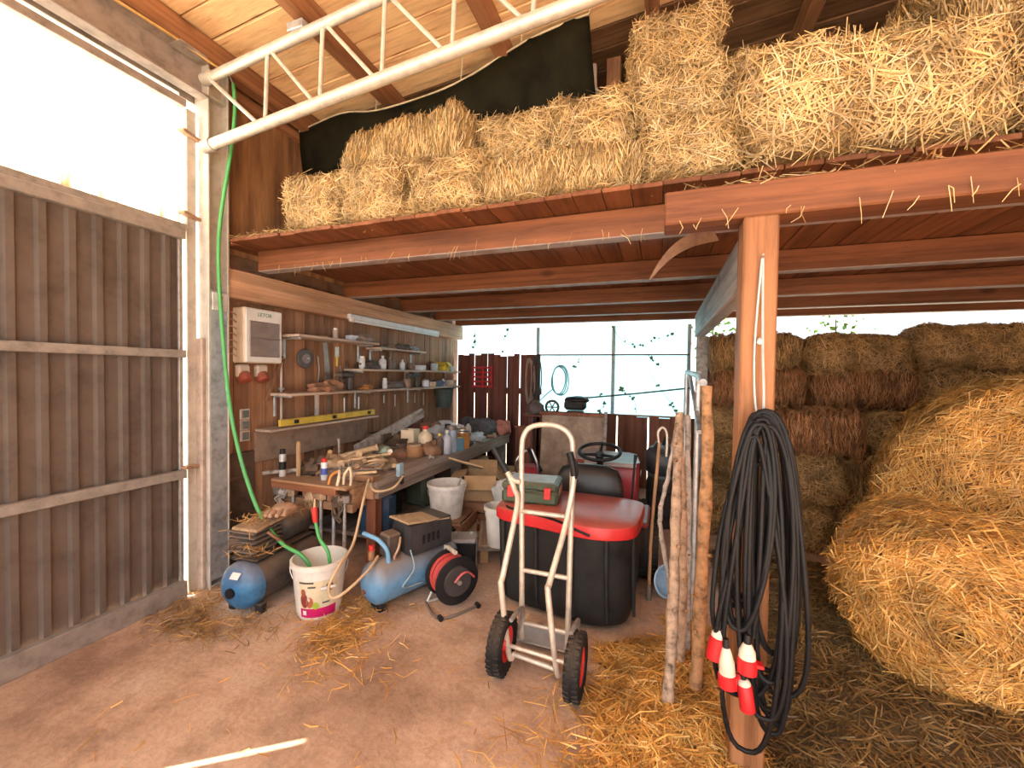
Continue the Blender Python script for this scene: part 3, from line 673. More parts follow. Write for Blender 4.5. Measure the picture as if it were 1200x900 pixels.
# ------------------------------------------------------------------ ride-on mower with grass catcher
mw = thing('ride_on_mower', 'red ride-on mower parked behind the hand truck, black grass catcher at its rear', 'mower', (-.52, 2.55, 0))
def outline(z, s=1., grow=0.):
    pts = [(-.985, 2.93), (-1.0, 2.60), (-.965, 2.50), (-.86, 2.455), (-.60, 2.405), (-.38, 2.365), (-.25, 2.385), (-.15, 2.45), (-.115, 2.56), (-.10, 2.80), (-.115, 2.96), (-.30, 3.0), (-.80, 3.0)]
    cx, cy = -.55, 2.70
    return [(cx+(x-cx)*s*(1+grow), cy+(y-cy)*s*(1+grow), z) for x, y in (tuple(p[:2]) for p in spline([(x, y, 0) for x, y in pts], 4, True))]
def loft_shape(rings, cap0=True, cap1=True):
    mb = MB(); n = len(rings[0]); vs = [p for r in rings for p in r]
    fs = [(i*n+k, i*n+(k+1) % n, (i+1)*n+(k+1) % n, (i+1)*n+k) for i in range(len(rings)-1) for k in range(n)]
    if cap0: fs.append(tuple(range(n-1, -1, -1)))
    if cap1: fs.append(tuple((len(rings)-1)*n+k for k in range(n)))
    return mb.add(vs, fs)
gc = part('grass_catcher', loft_shape([outline(.045, .90), outline(.06, .93), outline(.12, .955), outline(.30, .97), outline(.50, .985), outline(.575, .99)]), mat((.022, .020, .019), .6, 0, .35, scale=5, dust=.12, spec=.25), mw, 60)
for x, y in ((-.93, 2.462), (-.70, 2.415), (-.47, 2.373), (-.27, 2.372), (-.13, 2.50)):
    part('rib', MB().tube([(x, y, .56), (x+.004, y+.004, .30), (x+.01, y+.02, .08)], [.012, .013, .01], 8), BLACKD, gc, 60)
lid = part('catcher_lid', loft_shape([outline(.560, 1.01), outline(.566, 1.03), outline(.618, 1.03), outline(.632, 1.015), outline(.640, .97), outline(.648, .90), outline(.655, .60), outline(.658, .3)]), mat((.60, .025, .028), .33, 0, .12, dust=.45), mw, 30, label='glossy red lid')
part('lid_handle', MB().tube(spline([(-.93, 2.52, .640), (-.88, 2.47, .645), (-.70, 2.42, .645), (-.55, 2.39, .630), (-.42, 2.36, .60), (-.36, 2.352, .585)], 5), .008, 6), BLACK, lid, 60)
st = part('seat', loft_shape([[(-.490+.225*s*math.cos(a)*(1.0 if abs(math.cos(a)) > .5 else 1), 3.10+oy+.05*s*math.sin(a), z) for a in np.linspace(0, 2*PI, 25)[:-1]] for z, s, oy in ((.50, 1.0, .0), (.56, 1.14, -.01), (.68, 1.12, -.01), (.75, 1.05, 0), (.80, .92, .02), (.825, .6, .03))]), mat((.024, .022, .021), .35, 0, .2), mw, 60)
part('seat_cushion', MB().blob((-.485, 3.28, .53), (.22, .20, .07), 18, 8, .05, 3, .7), BLACK, mw, 60)
part('seat_bracket', MB().box((-.485, 3.22, .42), (.26, .30, .12), .01), BLACKD, mw)
MS = Matrix.Translation((-.468, 3.50, .862)) @ Matrix.Rotation(math.radians(14), 4, 'X')
sw = part('steering_wheel', MB(MS).tube([(.168*math.cos(a), .168*math.sin(a), 0) for a in np.linspace(0, 2*PI, 33)[:-1]], .015, 8, True), BLACK, mw, 60)
for a in (PI/2, PI*7/6, PI*11/6): part('spoke', MB(MS).tube([(0, 0, -.03), (.162*math.cos(a), .162*math.sin(a), 0)], [.016, .010], 6), BLACK, sw, 60)
part('hub', MB(MS).lathe([(.035, -.05), (.045, -.03), (.03, -.01)], 14), BLACK, sw, 40)
part('steering_column', MB().cyl((-.468, 3.51, .82), (-.468, 3.62, .55), .028, 10), BLACK, mw, 40)
MAROON = mat((.30, .035, .045), .35, 0, .15, dust=.4)
hd = part('hood', loft_shape([[(x, y, z) for x, y in ((-.76, y0), (-.18, y0), (-.155, y0+.05), (-.20, y1), (-.28, y1+.06), (-.66, y1+.06), (-.74, y1), (-.785, y0+.05))] for z, y0, y1 in ((.34, 3.64, 4.35), (.60, 3.64, 4.36), (.70, 3.66, 4.30), (.745, 3.70, 4.15))]), MAROON, mw, 40)
part('dashboard', MB().box((-.40, 3.67, .735), (.44, .12, .035), .012), mat((.50, .42, .40), .45, 0, .15, dust=.4), mw)
part('decal', MB().box((-.152, 3.92, .62), (.004, .14, .03)), WHITE, hd)
for x in (-.90, -.07): wheel(mw, (x, 3.25, .21), .21, .16, WHITED)
for x in (-.80, -.16): wheel(mw, (x, 4.20, .15), .15, .12, WHITED)
part('fender', MB().box((-.485, 3.25, .45), (.86, .46, .04), .015), MAROON, mw)
part('chassis', MB().box((-.485, 3.75, .24), (.44, 1.25, .14), .02), BLACKD, mw)
part('lever', MB().tube([(-.185, 3.12, .50), (-.165, 3.10, .86), (-.157, 3.10, .93)], [.008, .008, .014], 8), BLACK, mw, 60)
part('hitch_frame', MB().tube([(-.80, 3.02, .30), (-.80, 3.02, .56), (-.18, 3.02, .56), (-.18, 3.02, .30)], .014, 8), BLACK, mw, 60)

# green tool case on the lid
tc_ = thing('tool_case', 'dark green plastic tool case with red latches on the mower lid', 'case', (-.80, 2.68, .655), rz=.10)
CG = mat((.06, .085, .05), .45, 0, .15, dust=.25)
part('lower_shell', MB().box((0, 0, .045), (.37, .27, .085), .016), CG, tc_, w=False)
part('upper_shell', MB().box((0, 0, .115), (.37, .27, .052), .014), CG, tc_, w=False)
for x in (-.12, .12): part('latch', MB().box((x, -.138, .082), (.045, .014, .075), .004), mat((.70, .05, .05), .4), tc_, w=False, label='red latch')
part('carry_handle', MB().tube([(-.055, -.134, .10), (-.05, -.16, .10), (.05, -.16, .10), (.055, -.134, .10)], .008, 6), CG, tc_, 60, w=False)
part('sticker', MB().box((.1855, .02, .075), (.002, .16, .05)), mat((.52, .25, .20), .6), tc_, w=False)
part('top_panel', MB().box((0, .01, .1415), (.31, .20, .004), .001), mat((.40, .43, .43), .4), tc_, w=False)

# ------------------------------------------------------------------ leaning poles
PO = mat((.42, .29, .20), .75, 0, .40, scale=22, bmp=.6); POL = mat((.44, .24, .115), .7, 0, .38, scale=20, bmp=.6); POG = mat((.38, .33, .29), .75, 0, .35, scale=22, bmp=.4)
def pole(label, pts, r, m, seed, ends=True):
    r_ = random.Random(seed); P = spline(pts, 9)
    rs = [r*(1+.10*math.sin(i*.9+seed)+r_.uniform(-.05, .05))*(1-.22*i/len(P)) for i in range(len(P))]
    P = [p+Vector((r_.uniform(-.003, .003), r_.uniform(-.003, .003), 0)) for p in P]
    t = thing('wooden_pole', label, 'pole', pts[0], group='rough poles leaning together')
    part('shaft', MB().tube(P, rs, 12), m, t, 60)
    for k in range(3):
        i = r_.randrange(4, len(P)-4); a = r_.uniform(3.6, 5.8)
        part('knot_stub', MB().tube([P[i], P[i]+Vector((math.cos(a)*r*1.35, math.sin(a)*r*1.35, .012))], [r*.4, r*.28], 7), POL, t, 50)
    return t
pole('thick grey-barked pole with its foot nearest the hand truck', [(.06, 1.95, .0), (.075, 2.0, .55), (.085, 2.16, 1.0), (.09, 2.27, 1.30)], .026, PO, 1)
pole('tallest pole with peeling orange bark, nearest the cable post', [(.185, 2.10, .0), (.20, 2.12, .6), (.215, 2.16, 1.1), (.208, 2.20, 1.45)], .031, POL, 2)
pole('slim pole standing between the two thick poles', [(.125, 2.24, .0), (.125, 2.27, .6), (.11, 2.36, 1.0), (.10, 2.45, 1.30)], .024, PO, 3)
pole('pale slim pole behind the thick pole', [(.16, 2.36, .0), (.155, 2.42, .7), (.15, 2.55, 1.28)], .020, POG, 4)
pole('crooked thin branch bowing out toward the mower', [(.10, 2.32, .25), (.03, 2.28, .62), (.012, 2.27, .80), (.05, 2.30, 1.0), (.09, 2.34, 1.28)], .013, POG, 5)
mg = thing('metal_hurdle', 'galvanised tube frame standing behind the leaning poles', 'hurdle', (.2, 2.9, 0))
part('top_rail', MB().tube(spline([(.20, 2.28, 1.47), (.205, 2.5, 1.50), (.21, 3.2, 1.52), (.22, 4.0, 1.54)], 5), .020, 10), GALV, mg, 60)
part('brace', MB().cyl((.205, 2.45, 1.20), (.215, 3.6, 1.53), .014, 8), GALV, mg, 60)
for y in (2.75, 4.0): part('upright', MB().cyl((.21, y, 0), (.215, y, 1.53), .016, 10), GALV, mg, 60)
part('lower_rail', MB().cyl((.21, 2.75, .5), (.22, 4.0, .52), .014, 8), GALV, mg, 60)

# ------------------------------------------------------------------ black three-phase cable hanging on the post
tw = thing('twine', 'pale blue twine loop holding the black cable on the post', 'twine', (.32, 1.72, 1.95))
TWM = mat((.40, .47, .48), .8)
part('loop', MB().tube(spline([(.335, 1.722, 1.93), (.318, 1.715, 1.62), (.322, 1.705, 1.42), (.335, 1.68, 1.345), (.347, 1.69, 1.40), (.343, 1.712, 1.62), (.338, 1.722, 1.93)], 5), .004, 5), TWM, tw, 60)
part('knot', MB().blob((.333, 1.712, 1.63), (.011, .008, .012), 8, 6, .2, 3), TWM, tw, 60)
part('nail', MB().cyl((.336, 1.735, 1.935), (.336, 1.705, 1.94), .004, 6), STEEL_D, tw)
cb = thing('power_cable', 'thick black three-phase cable coiled and hung on the wooden post', 'cable', (.33, 1.68, .3))
CABM = mat((.010, .010, .011), .5, 0, .2, spec=.22)
rr = random.Random(5)
def loop(cx, ztop, zbot, a, b, shift, y, rad):
    P = []; zm, hz = (ztop+zbot)/2, (ztop-zbot)/2
    for k in range(44):
        t = 2*PI*k/44; s = math.sin(t); q = (1-math.cos(t))/2
        w = a+(b-a)*q**1.4
        P.append((cx+shift*q+w*math.copysign(abs(s)**.75, s)+.004*math.sin(3*t+cx*50), y-.02*math.sin(PI*q)-.012*math.cos(t*2+y*90), zm+hz*math.cos(t)))
    return MB().tube(P, rad, 7, True)
for k in range(6):   # short bundle
    part('cable_turn', loop(.318+rr.uniform(-.008, .008), 1.372-k*.006, rr.uniform(.60, .72), .045+k*.004, rr.uniform(.05, .075), -.042+rr.uniform(-.015, .012), 1.668-k*.010, .0088), CABM, cb, 60)
for k in range(7):   # long bundle
    part('cable_turn', loop(.352+rr.uniform(-.006, .01), 1.378-k*.007, rr.uniform(.24, .55), .050+k*.004, rr.uniform(.055, .085), .02+rr.uniform(-.012, .035), 1.678-k*.009, .0088), CABM, cb, 60)
part('cable_turn', loop(.345, 1.38, .44, .075, .155, -.012, 1.645, .0085), CABM, cb, 60)
part('cable_turn', loop(.35, 1.385, .47, .08, .115, .03, 1.66, .0085), CABM, cb, 60)
part('cable_turn', loop(.335, 1.36, .185, .06, .11, -.03, 1.625, .0085), CABM, cb, 60)
part('cable_turn', loop(.375, 1.33, .40, .05, .10, .04, 1.635, .0085), CABM, cb, 60)
part('cable_turn', loop(.30, 1.30, .33, .05, .09, .06, 1.615, .0085), CABM, cb, 60)
part('cable_turn', loop(.34, 1.20, .36, .05, .135, -.05, 1.64, .0085), CABM, cb, 60)
part('cable_tail', MB().tube(spline([(.205, 1.64, .58), (.19, 1.62, .70), (.21, 1.62, .95), (.26, 1.63, 1.2)], 6), .0085, 7), CABM, cb, 60)
part('cable_tail', MB().tube(spline([(.32, 1.615, .60), (.33, 1.61, .75), (.34, 1.625, 1.0), (.35, 1.64, 1.25)], 6), .0085, 7), CABM, cb, 60)
PR = mat((.55, .015, .02), .4, 0, .1); PW = mat((.66, .58, .46), .5, 0, .12)
def plug(name, base, axis, r, lw, lr, flap=False):
    a = Vector(base); d = Vector(axis).normalized(); q = Matrix.Translation(a) @ d.to_track_quat('Z', 'Y').to_matrix().to_4x4()
    r, lw, lr = r*.88, lw*.88, lr*.88
    p = part(name, MB(q).lathe([(r*.45, 0), (r*.62, lw*.15), (r*.95, lw*.55), (r, lw)], 16), PW, cb, 50, label='white cable housing')
    part('shroud', MB(q).lathe([(r, lw), (r*1.16, lw+.004), (r*1.16, lw+lr), (r*1.0, lw+lr), (r*.95, lw+lr*.3)], 16), PR, p, 40, label='red plug shroud')
    part('gland', MB(q).lathe([(r*.40, -.03), (r*.42, 0)], 10), BLACK, p, 40)
    if flap: part('flap', MB(q).box((r*1.35, 0, lw+lr*.35), (r*.9, r*1.3, .012), .003), PR, p)
plug('plug', (.215, 1.625, .600), (-.15, -.05, -1), .026, .03, .09); plug('connector', (.235, 1.60, .555), (.06, -.05, -1), .030, .10, .05, True)
plug('connector', (.300, 1.60, .585), (.0, -.05, -1), .031, .055, .055, True); plug('plug', (.292, 1.605, .455), (.15, 0, -1), .024, .02, .10)
part('cable_cap', MB().box((.275, 1.612, .44), (.035, .02, .05), .006), PR, cb)

# sickle hung under the loft
sk = thing('sickle', 'old brown curved sickle blade hanging under the loft beam', 'sickle', (.1, 2.1, 2.1))
arc = spline([(.22, 2.10, 2.15), (.12, 2.10, 2.13), (.04, 2.10, 2.085), (-.02, 2.10, 2.02), (-.06, 2.10, 1.96)], 6); vs = []; n = len(arc)
for i, p in enumerate(arc):
    w = .036*(1-(i/(n-1))**1.5)+.003; vs += [(p.x+.4*w, p.y-.002, p.z-w*.8), (p.x-.4*w, p.y-.002, p.z+w*.8), (p.x-.4*w, p.y+.002, p.z+w*.8), (p.x+.4*w, p.y+.002, p.z-w*.8)]
part('blade', MB().add(vs, [(4*i+k, 4*i+(k+1) % 4, 4*i+4+(k+1) % 4, 4*i+4+k) for i in range(n-1) for k in range(4)]+[(3, 2, 1, 0), tuple(4*n-4+k for k in range(4))]), mat((.16, .085, .05), .6, .3, .3), sk, 40)
part('tang', MB().cyl((.20, 2.10, 2.165), (.26, 2.12, 2.21), .010, 8), mat((.25, .13, .07), .7), sk, 40)
# ------------------------------------------------------------------ workbench
bn = thing('workbench', 'long dusty wooden workbench crowded with tools along the board wall', 'workbench', (-2.45, 4.0, 0))
x = -2.96
for w in (.25, .24, .22, .25):
    part('top_plank', MB().box((x+w/2, 4.07, .647), (w-.005, 2.96, .046), .004), W_BENCH, bn); x += w
part('apron', MB().box((-2.025, 4.07, .575), (.035, 2.90, .095), .004), W_BENCH, bn)
part('end_rail', MB().box((-2.49, 2.61, .575), (.90, .035, .095), .004), W_BENCHX, bn)
for xx, yy in ((-2.09, 2.67), (-2.90, 2.67), (-2.09, 4.05), (-2.09, 5.45)):
    part('leg', MB().box((xx, yy, .31), (.085, .085, .62), .004), W_FENCE2 if yy < 3 else W_BENCH, bn)
part('lower_shelf', MB().box((-2.5, 4.1, .16), (.75, 2.7, .03), .003), W_BENCH, bn)
# tool rack across the near end
rk = thing('tool_rack', 'rough wooden tool rack across the near end of the workbench', 'rack', (-2.45, 2.5, .45))
part('tray', MB().box((-2.46, 2.47, .655), (.72, .20, .022), .003), W_BENCHX, rk)
part('front_board', MB().box((-2.50, 2.375, .625), (.62, .02, .05), .003), wood((.40, .16, .08), (.25, .09, .04), 'x'), rk)
part('hanging_rail', MB().box((-2.46, 2.45, .50), (.74, .05, .06), .004), W_BENCHX, rk)
for xx in (-2.81, -2.12): part('bracket', MB().box((xx, 2.52, .56), (.035, .14, .16), .003), W_BENCHX, rk)

# ------------------------------------------------------------------ small-object builders
def can(label, loc, r, h, body, cap, cat='spray can', name='spray_can', band=None, group=None):
    t = thing(name, label, cat, loc, group=group)
    b = part('body', MB().lathe([(r*.94, 0), (r, .006), (r, h*.76), (r*.86, h*.82), (r*.55, h*.86)], 16), body, t, 40, w=False)
    part('cap', MB().lathe([(r*.80, h*.82), (r*.80, h*.985), (r*.70, h)], 16), cap, t, 40, w=False)
    if band: part('print_band', MB().lathe([(r*1.01, h*.25), (r*1.01, h*.55)], 16, None, False, False), band, b, 40, w=False)
    return t
def bottle(label, loc, r, h, body, cap, cat='bottle', name='bottle', rot=None, group=None):
    t = thing(name, label, cat, loc, rot=rot, group=group)
    part('body', MB().lathe([(r*.9, 0), (r, r*.15), (r, h*.62), (r*.8, h*.72), (r*.35, h*.80), (r*.32, h*.88)], 16), body, t, 50, w=False)
    part('cap', MB().lathe([(r*.42, h*.87), (r*.42, h*.99), (r*.36, h)], 12), cap, t, 40, w=False)
    return t
def jar(label, loc, r, h, body, lid, cat='jar', name='jar', group=None):
    t = thing(name, label, cat, loc, group=group)
    part('body', MB().lathe([(r*.92, 0), (r, h*.08), (r, h*.78), (r*.85, h*.86)], 16), body, t, 50, w=False)
    part('lid', MB().lathe([(r*.94, h*.84), (r*.94, h*.97), (r*.86, h)], 16), lid, t, 40, w=False)
    return t
def tin(label, loc, r, h, body, rim, cat='tin', name='paint_tin', group=None):
    t = thing(name, label, cat, loc, group=group)
    part('body', MB().lathe([(r, 0), (r, h*.95)], 18), body, t, 40, w=False)
    part('rim', MB().lathe([(r*1.04, h*.92), (r*1.04, h), (r*.9, h), (r*.88, h*.95)], 18), rim, t, 40, w=False)
    part('wire_handle', MB().tube([(r*1.03*math.cos(a), .3*r*math.sin(a), h*.86-r*.7*math.sin(a)) for a in np.linspace(0, PI, 9)], .002, 5), CHROME, t, 60, w=False)
    return t
def carton(label, loc, d, m, rz=0, flaps=True, cat='box', name='cardboard_box', group=None, fl=(.6, .3, -.2, .9)):
    t = thing(name, label, cat, loc, rz=rz, group=group); a, b, h = d; e = .006
    part('body', MB().box((0, 0, e/2), (a, b, e)).box((-a/2+e/2, 0, h/2), (e, b, h)).box((a/2-e/2, 0, h/2), (e, b, h)).box((0, -b/2+e/2, h/2), (a-2*e, e, h)).box((0, b/2-e/2, h/2), (a-2*e, e, h)), m, t, w=False)
    if flaps:
        for k, (px_, py_, rx) in enumerate(((0, -b/2, 0), (0, b/2, PI), (-a/2, 0, -PI/2), (a/2, 0, PI/2))):
            w_ = a if k < 2 else b; L_ = (b if k < 2 else a)*.45
            part('flap', MB(Matrix.Translation((px_, py_, h)) @ Matrix.Rotation(rx, 4, 'Z') @ Matrix.Rotation(fl[k], 4, 'X')).box((0, -L_/2, 0), (w_-.01, L_, .005)), m, t, w=False)
    return t
def hammer(label, loc, L, hm, mm, rot, name='hammer', cat='hammer', group=None, head=(.03, .11, .03)):
    t = thing(name, label, cat, loc, rot=rot, group=group)
    part('handle', MB().tube([(0, 0, 0), (0, 0, L*.5), (0, 0, L)], [.014, .012, .010], 8), hm, t, 60, w=False)
    part('head', MB().box((0, 0, L), head, .006), mm, t, w=False)
    return t
def blobthing(name, label, cat, c, rad, m, seed, amp=.18, sq=.8, flat=None, group=None, extra=None):
    t = thing(name, label, cat, (c[0], c[1], c[2]), group=group)
    part('body', MB().blob((0, 0, rad[2]*(.9 if flat is None else flat)), rad, 18, 11, amp, seed, sq, None if flat is None else rad[2]*flat), m, t, 60, w=False)
    if extra: extra(t)
    return t
def bucket(label, loc, r, h, m, hang=.5, name='bucket', rz=0., handle=True, group=None):
    t = thing(name, label, 'bucket', loc, rz=rz, group=group); rb = r*.80
    part('body', MB().lathe([(rb, 0), (rb+(r-rb)*.5, h*.5), (r, h), (r-.006, h), (rb-.004, .012)], 28, None, True, True), m, t, 40, w=False)
    part('rim', MB().lathe([(r, h-.03), (r+.008, h-.028), (r+.008, h), (r-.004, h+.003), (r-.005, h-.03)], 28, None, False, False), m, t, 40, w=False)
    if handle:
        part('handle', MB().tube([((r+.008)*math.cos(a), -abs(math.sin(a))*r*math.sin(hang)-.0*a, h-.04-math.sin(a)*r*math.cos(hang)) for a in np.linspace(0, PI, 15)], .003, 6), CHROME, t, 60, w=False)
    return t
CARD = mat((.42, .26, .13), .8, 0, .12); CARDL = mat((.52, .48, .44), .8, 0, .12)
OLDM = mat((.22, .18, .155), .55, .4, .25, dust=.5); RUST = mat((.27, .13, .07), .75, .2, .3, dust=.3); HANDLE = wood((.50, .30, .16), (.34, .18, .09), 'z', knots=0)
CLOTH = mat((.62, .60, .58), .85, 0, .2, scale=6); PINK = mat((.62, .40, .32), .6); YEL = mat((.62, .45, .06), .5, 0, .15); ORG = mat((.62, .25, .06), .5)
CREAM = mat((.72, .58, .40), .5); GLASSG = mat((.26, .36, .27), .25, 0, .2, dust=.3); GLASSB = mat((.26, .32, .38), .2, 0, .2); TEAL = mat((.14, .28, .36), .4); TAN = mat((.45, .31, .19), .7, 0, .25, dust=.3); DKB = mat((.10, .065, .045), .7, 0, .3, dust=.35)
ZB = .672
# on the rack tray and the near end of the bench
can('tall black and white spray can with black cap on the tool rack', (-2.80, 2.46, .667), .026, .215, mat((.55, .55, .55), .35, .2), BLACK, band=BLACK)
can('white spray can with bright red cap on the bench end', (-2.42, 2.50, .667), .025, .165, mat((.70, .70, .72), .35, .1), RED, band=mat((.06, .10, .38), .4))
st_ = thing('wooden_stick', 'square upright pale wooden stick on the tool rack', 'stick', (-2.68, 2.50, .667))
part('shaft', MB().box((-2.68, 2.50, .80), (.030, .022, .266), .004), W_PALEZ, st_); part('tip', MB().box((-2.68, 2.50, .938), (.026, .018, .012), .004), W_PALEZ, st_)
def stick(label, p0, p1, r, m, name='wooden_rod', cat='rod', group='loose sticks on the bench'):
    t = thing(name, label, cat, p0, group=group); d = Vector(p1)-Vector(p0)
    part('shaft', MB().tube([p0, Vector(p0)+d*.5, p1], [r, r*.92, r*.85], 10), m, t, 60)
    part('end', MB().tube([Vector(p1)-d*.02, Vector(p1)+d*.03], [r*1.15, r*1.05], 10), m, t, 60); return t
stick('thick pale mallet handle lying slanted at the bench end', (-2.62, 2.92, .70), (-2.30, 2.74, .83), .026, W_PALE)
stick('thin bent light stick across the bench end', (-2.62, 2.62, .74), (-2.22, 2.72, .79), .012, W_PALE)
stick('short brown stick beside the red capped can', (-2.56, 2.56, .69), (-2.50, 2.86, .76), .016, HANDLE)
stick('round grey stick jutting past the tool rack towards the column', (-3.0+.06, 2.40, .69), (-2.70, 2.60, .705), .016, POG)
stick('dark steel bar lying over the bench end', (-2.30, 2.52, .735), (-2.02, 2.66, .755), .008, OLDM, 'steel_bar', 'bar')
pl_ = thing('pliers', 'open pliers with orange and pale grips on the rack edge', 'pliers', (-2.24, 2.44, .67))
for s, m in ((-1, ORG), (1, CREAM)):
    part('grip', MB().tube(spline([(-2.24, 2.46, .76), (-2.24+s*.035, 2.42, .73), (-2.24+s*.04, 2.395, .668)], 5), .011, 8), m, pl_, 60)
    part('jaw', MB().tube([(-2.24, 2.46, .755), (-2.24+s*.004, 2.48, .80)], [.012, .005], 6), OLDM, pl_, 60)
pl2 = thing('pliers', 'cream handled pincers leaning on the bench corner', 'pliers', (-2.15, 2.46, .67))
for s in (-1, 1):
    part('grip', MB().tube(spline([(-2.16, 2.48, .79), (-2.16+s*.03, 2.46, .74), (-2.15+s*.032, 2.44, .668)], 5), .010, 8), CREAM, pl2, 60)
    part('jaw', MB().tube(spline([(-2.16, 2.48, .785), (-2.16+s*.02, 2.49, .81), (-2.16+s*.004, 2.50, .84)], 4), .007, 6), OLDM, pl2, 60)
bk = thing('wooden_block', 'split brown wooden block at the near bench corner', 'block', (-2.10, 2.60, ZB))
part('body', MB().box((-2.08, 2.58, .70), (.17, .10, .05), .008), W_BENCHX, bk); part('splinter', MB().beam((-2.15, 2.54, .735), (-2.01, 2.60, .745), .03, .018), W_PALE, bk)
tn = thing('rope_coil', 'loose coil of beige cord lying on the near end of the bench', 'cord', (-2.25, 2.85, ZB))
for k in range(4):
    part('turn', MB().tube([(-2.25+(.10+.008*k)*math.cos(a), 2.85+(.09+.01*k)*math.sin(a), .735+.012*k+.02*math.sin(2*a+k)) for a in np.linspace(0, 2*PI, 25)[:-1]], .009, 6, True), BEIGE, tn, 60)
part('tail', MB().tube(spline([(-2.17, 2.80, .76), (-2.08, 2.66, .72), (-2.0, 2.52, .665), (-1.93, 2.50, .63), (-1.86, 2.60, .64), (-1.86, 2.72, .70)], 7), .009, 7), BEIGE, tn, 60)
bg_ = thing('tape_gauge', 'pale blue hand gauge hanging on the bench corner cord', 'gauge', (-1.88, 2.72, .70))
part('case', MB().box((-1.89, 2.72, .745), (.035, .06, .10), .006), mat((.32, .44, .52), .4), bg_); part('grip', MB().box((-1.88, 2.735, .67), (.022, .03, .08), .005), BLACK, bg_)
bottle('pale green bottle lying on its side on the bench', (-2.33, 3.05, .80), .045, .26, GLASSG, WHITE, rot=(PI/2-.15, 0, 1.0))
for i, (lb, x, y, rad, m, sd) in enumerate((
    ('heap of tan shavings beside the lying bottle', -2.28, 3.02, (.13, .11, .06), TAN, 1),
    ('lump of dark rags behind the lying bottle', -2.62, 3.35, (.16, .15, .08), DKB, 2),
    ('brown leather glove crumpled on the bench', -2.20, 3.28, (.09, .08, .06), mat((.30, .16, .09), .8, 0, .25), 3),
    ('grey crumpled cloth on the middle of the bench', -2.42, 4.02, (.16, .14, .10), mat((.40, .38, .37), .9, 0, .25), 4),
    ('white plastic bag standing crumpled on the bench', -2.32, 4.40, (.14, .12, .16), CLOTH, 5),
    ('pale plastic wrap at the far bench edge', -2.16, 4.62, (.13, .16, .07), mat((.55, .56, .58), .35, 0, .2), 6),
    ('reddish brown canvas heap near the wall', -2.66, 4.05, (.17, .22, .10), mat((.22, .09, .07), .85, 0, .3), 7),
    ('dark grey tool bag slumped at the far bench end', -2.35, 5.15, (.28, .25, .15), mat((.10, .085, .085), .8, 0, .3), 8),
    ('faded red bag at the far end of the bench', -2.08, 5.36, (.13, .13, .12), mat((.50, .18, .13), .8, 0, .25), 9),
    ('brown leather pouch against the wall boards', -2.74, 4.60, (.14, .18, .12), mat((.24, .13, .08), .8, 0, .3), 10))):
    blobthing('cloth_heap', lb, 'cloth', (x, y, ZB-.005), rad, m, sd, .28, .9, .5, 'soft things on the bench')
bottle('cream bottle with red cap standing on the bench', (-2.28, 3.45, ZB), .055, .20, CREAM, RED)
bottle('clear plastic bottle with pale label near the bench edge', (-2.08, 3.48, ZB), .036, .17, mat((.42, .42, .48), .3), WHITED)
jar('brown glass jar beside the cream bottle', (-2.40, 3.62, ZB), .05, .11, mat((.30, .16, .06), .25), OLDM)
jar('tall grey-blue screw jar near the bench edge', (-2.10, 3.60, ZB), .045, .19, GLASSB, OLDM); jar('low orange-brown pot on the bench', (-2.34, 3.24, ZB), .06, .09, mat((.42, .22, .10), .5), TAN)
tin('blue paint tin with yellow top on the bench', (-2.10, 3.78, ZB), .06, .10, TEAL, YEL); tin('small orange tin at the bench edge', (-2.10, 4.02, ZB), .065, .13, ORG, CHROME); tin('yellow tin behind the blue tin', (-2.24, 3.88, ZB), .06, .15, mat((.62, .44, .14), .5), OLDM)
jar('short white tub farther along the bench', (-2.36, 4.75, ZB), .05, .12, WHITE, WHITE); can('grey aerosol standing among the tins', (-2.22, 3.66, ZB), .03, .19, GREY, BLACK)
carton('small tan carton half hidden behind the tins', (-2.42, 3.82, ZB), (.14, .18, .10), CARD, .2)
carton('low dark crate of fittings near the wall', (-2.72, 3.66, ZB), (.24, .30, .09), DKB, .05, False, 'crate', 'fittings_crate')
pk = thing('grey_plank', 'weathered grey plank leaning along the bench wall', 'plank', (-2.65, 3.5, .75))
part('board', MB().beam((-2.68, 3.15, .76), (-2.58, 4.15, 1.04), .03, .11, .004), wood((.40, .36, .33), (.28, .24, .21), 'x', knots=.1), pk); part('end_cleat', MB().beam((-2.60, 3.95, 1.00), (-2.575, 4.15, 1.055), .05, .03), W_BENCH, pk)
sp = thing('spirit_level', 'long yellow spirit level lying on brackets above the bench', 'spirit level', (-2.80, 3.0, 1.07))
part('body', MB().box((-2.82, 3.02, 1.085), (.025, 1.15, .055), .004), mat((.56, .42, .06), .5, 0, .15, dust=.3), sp)
for yy in (2.6, 3.02, 3.5): part('vial', MB().box((-2.806, yy, 1.085), (.004, .05, .03), .002), BLACK, sp)
bd = thing('wall_board', 'pale board fixed along the wall under the spirit level', 'board', (-2.9, 3.0, 1.0))
part('ledge', MB().box((-2.88, 3.0, 1.035), (.16, 1.3, .02), .003), W_SHELF, bd); part('apron', MB().box((-2.965, 3.0, .90), (.02, 1.3, .24), .003), mat((.27, .19, .14), .7, 0, .2), bd)

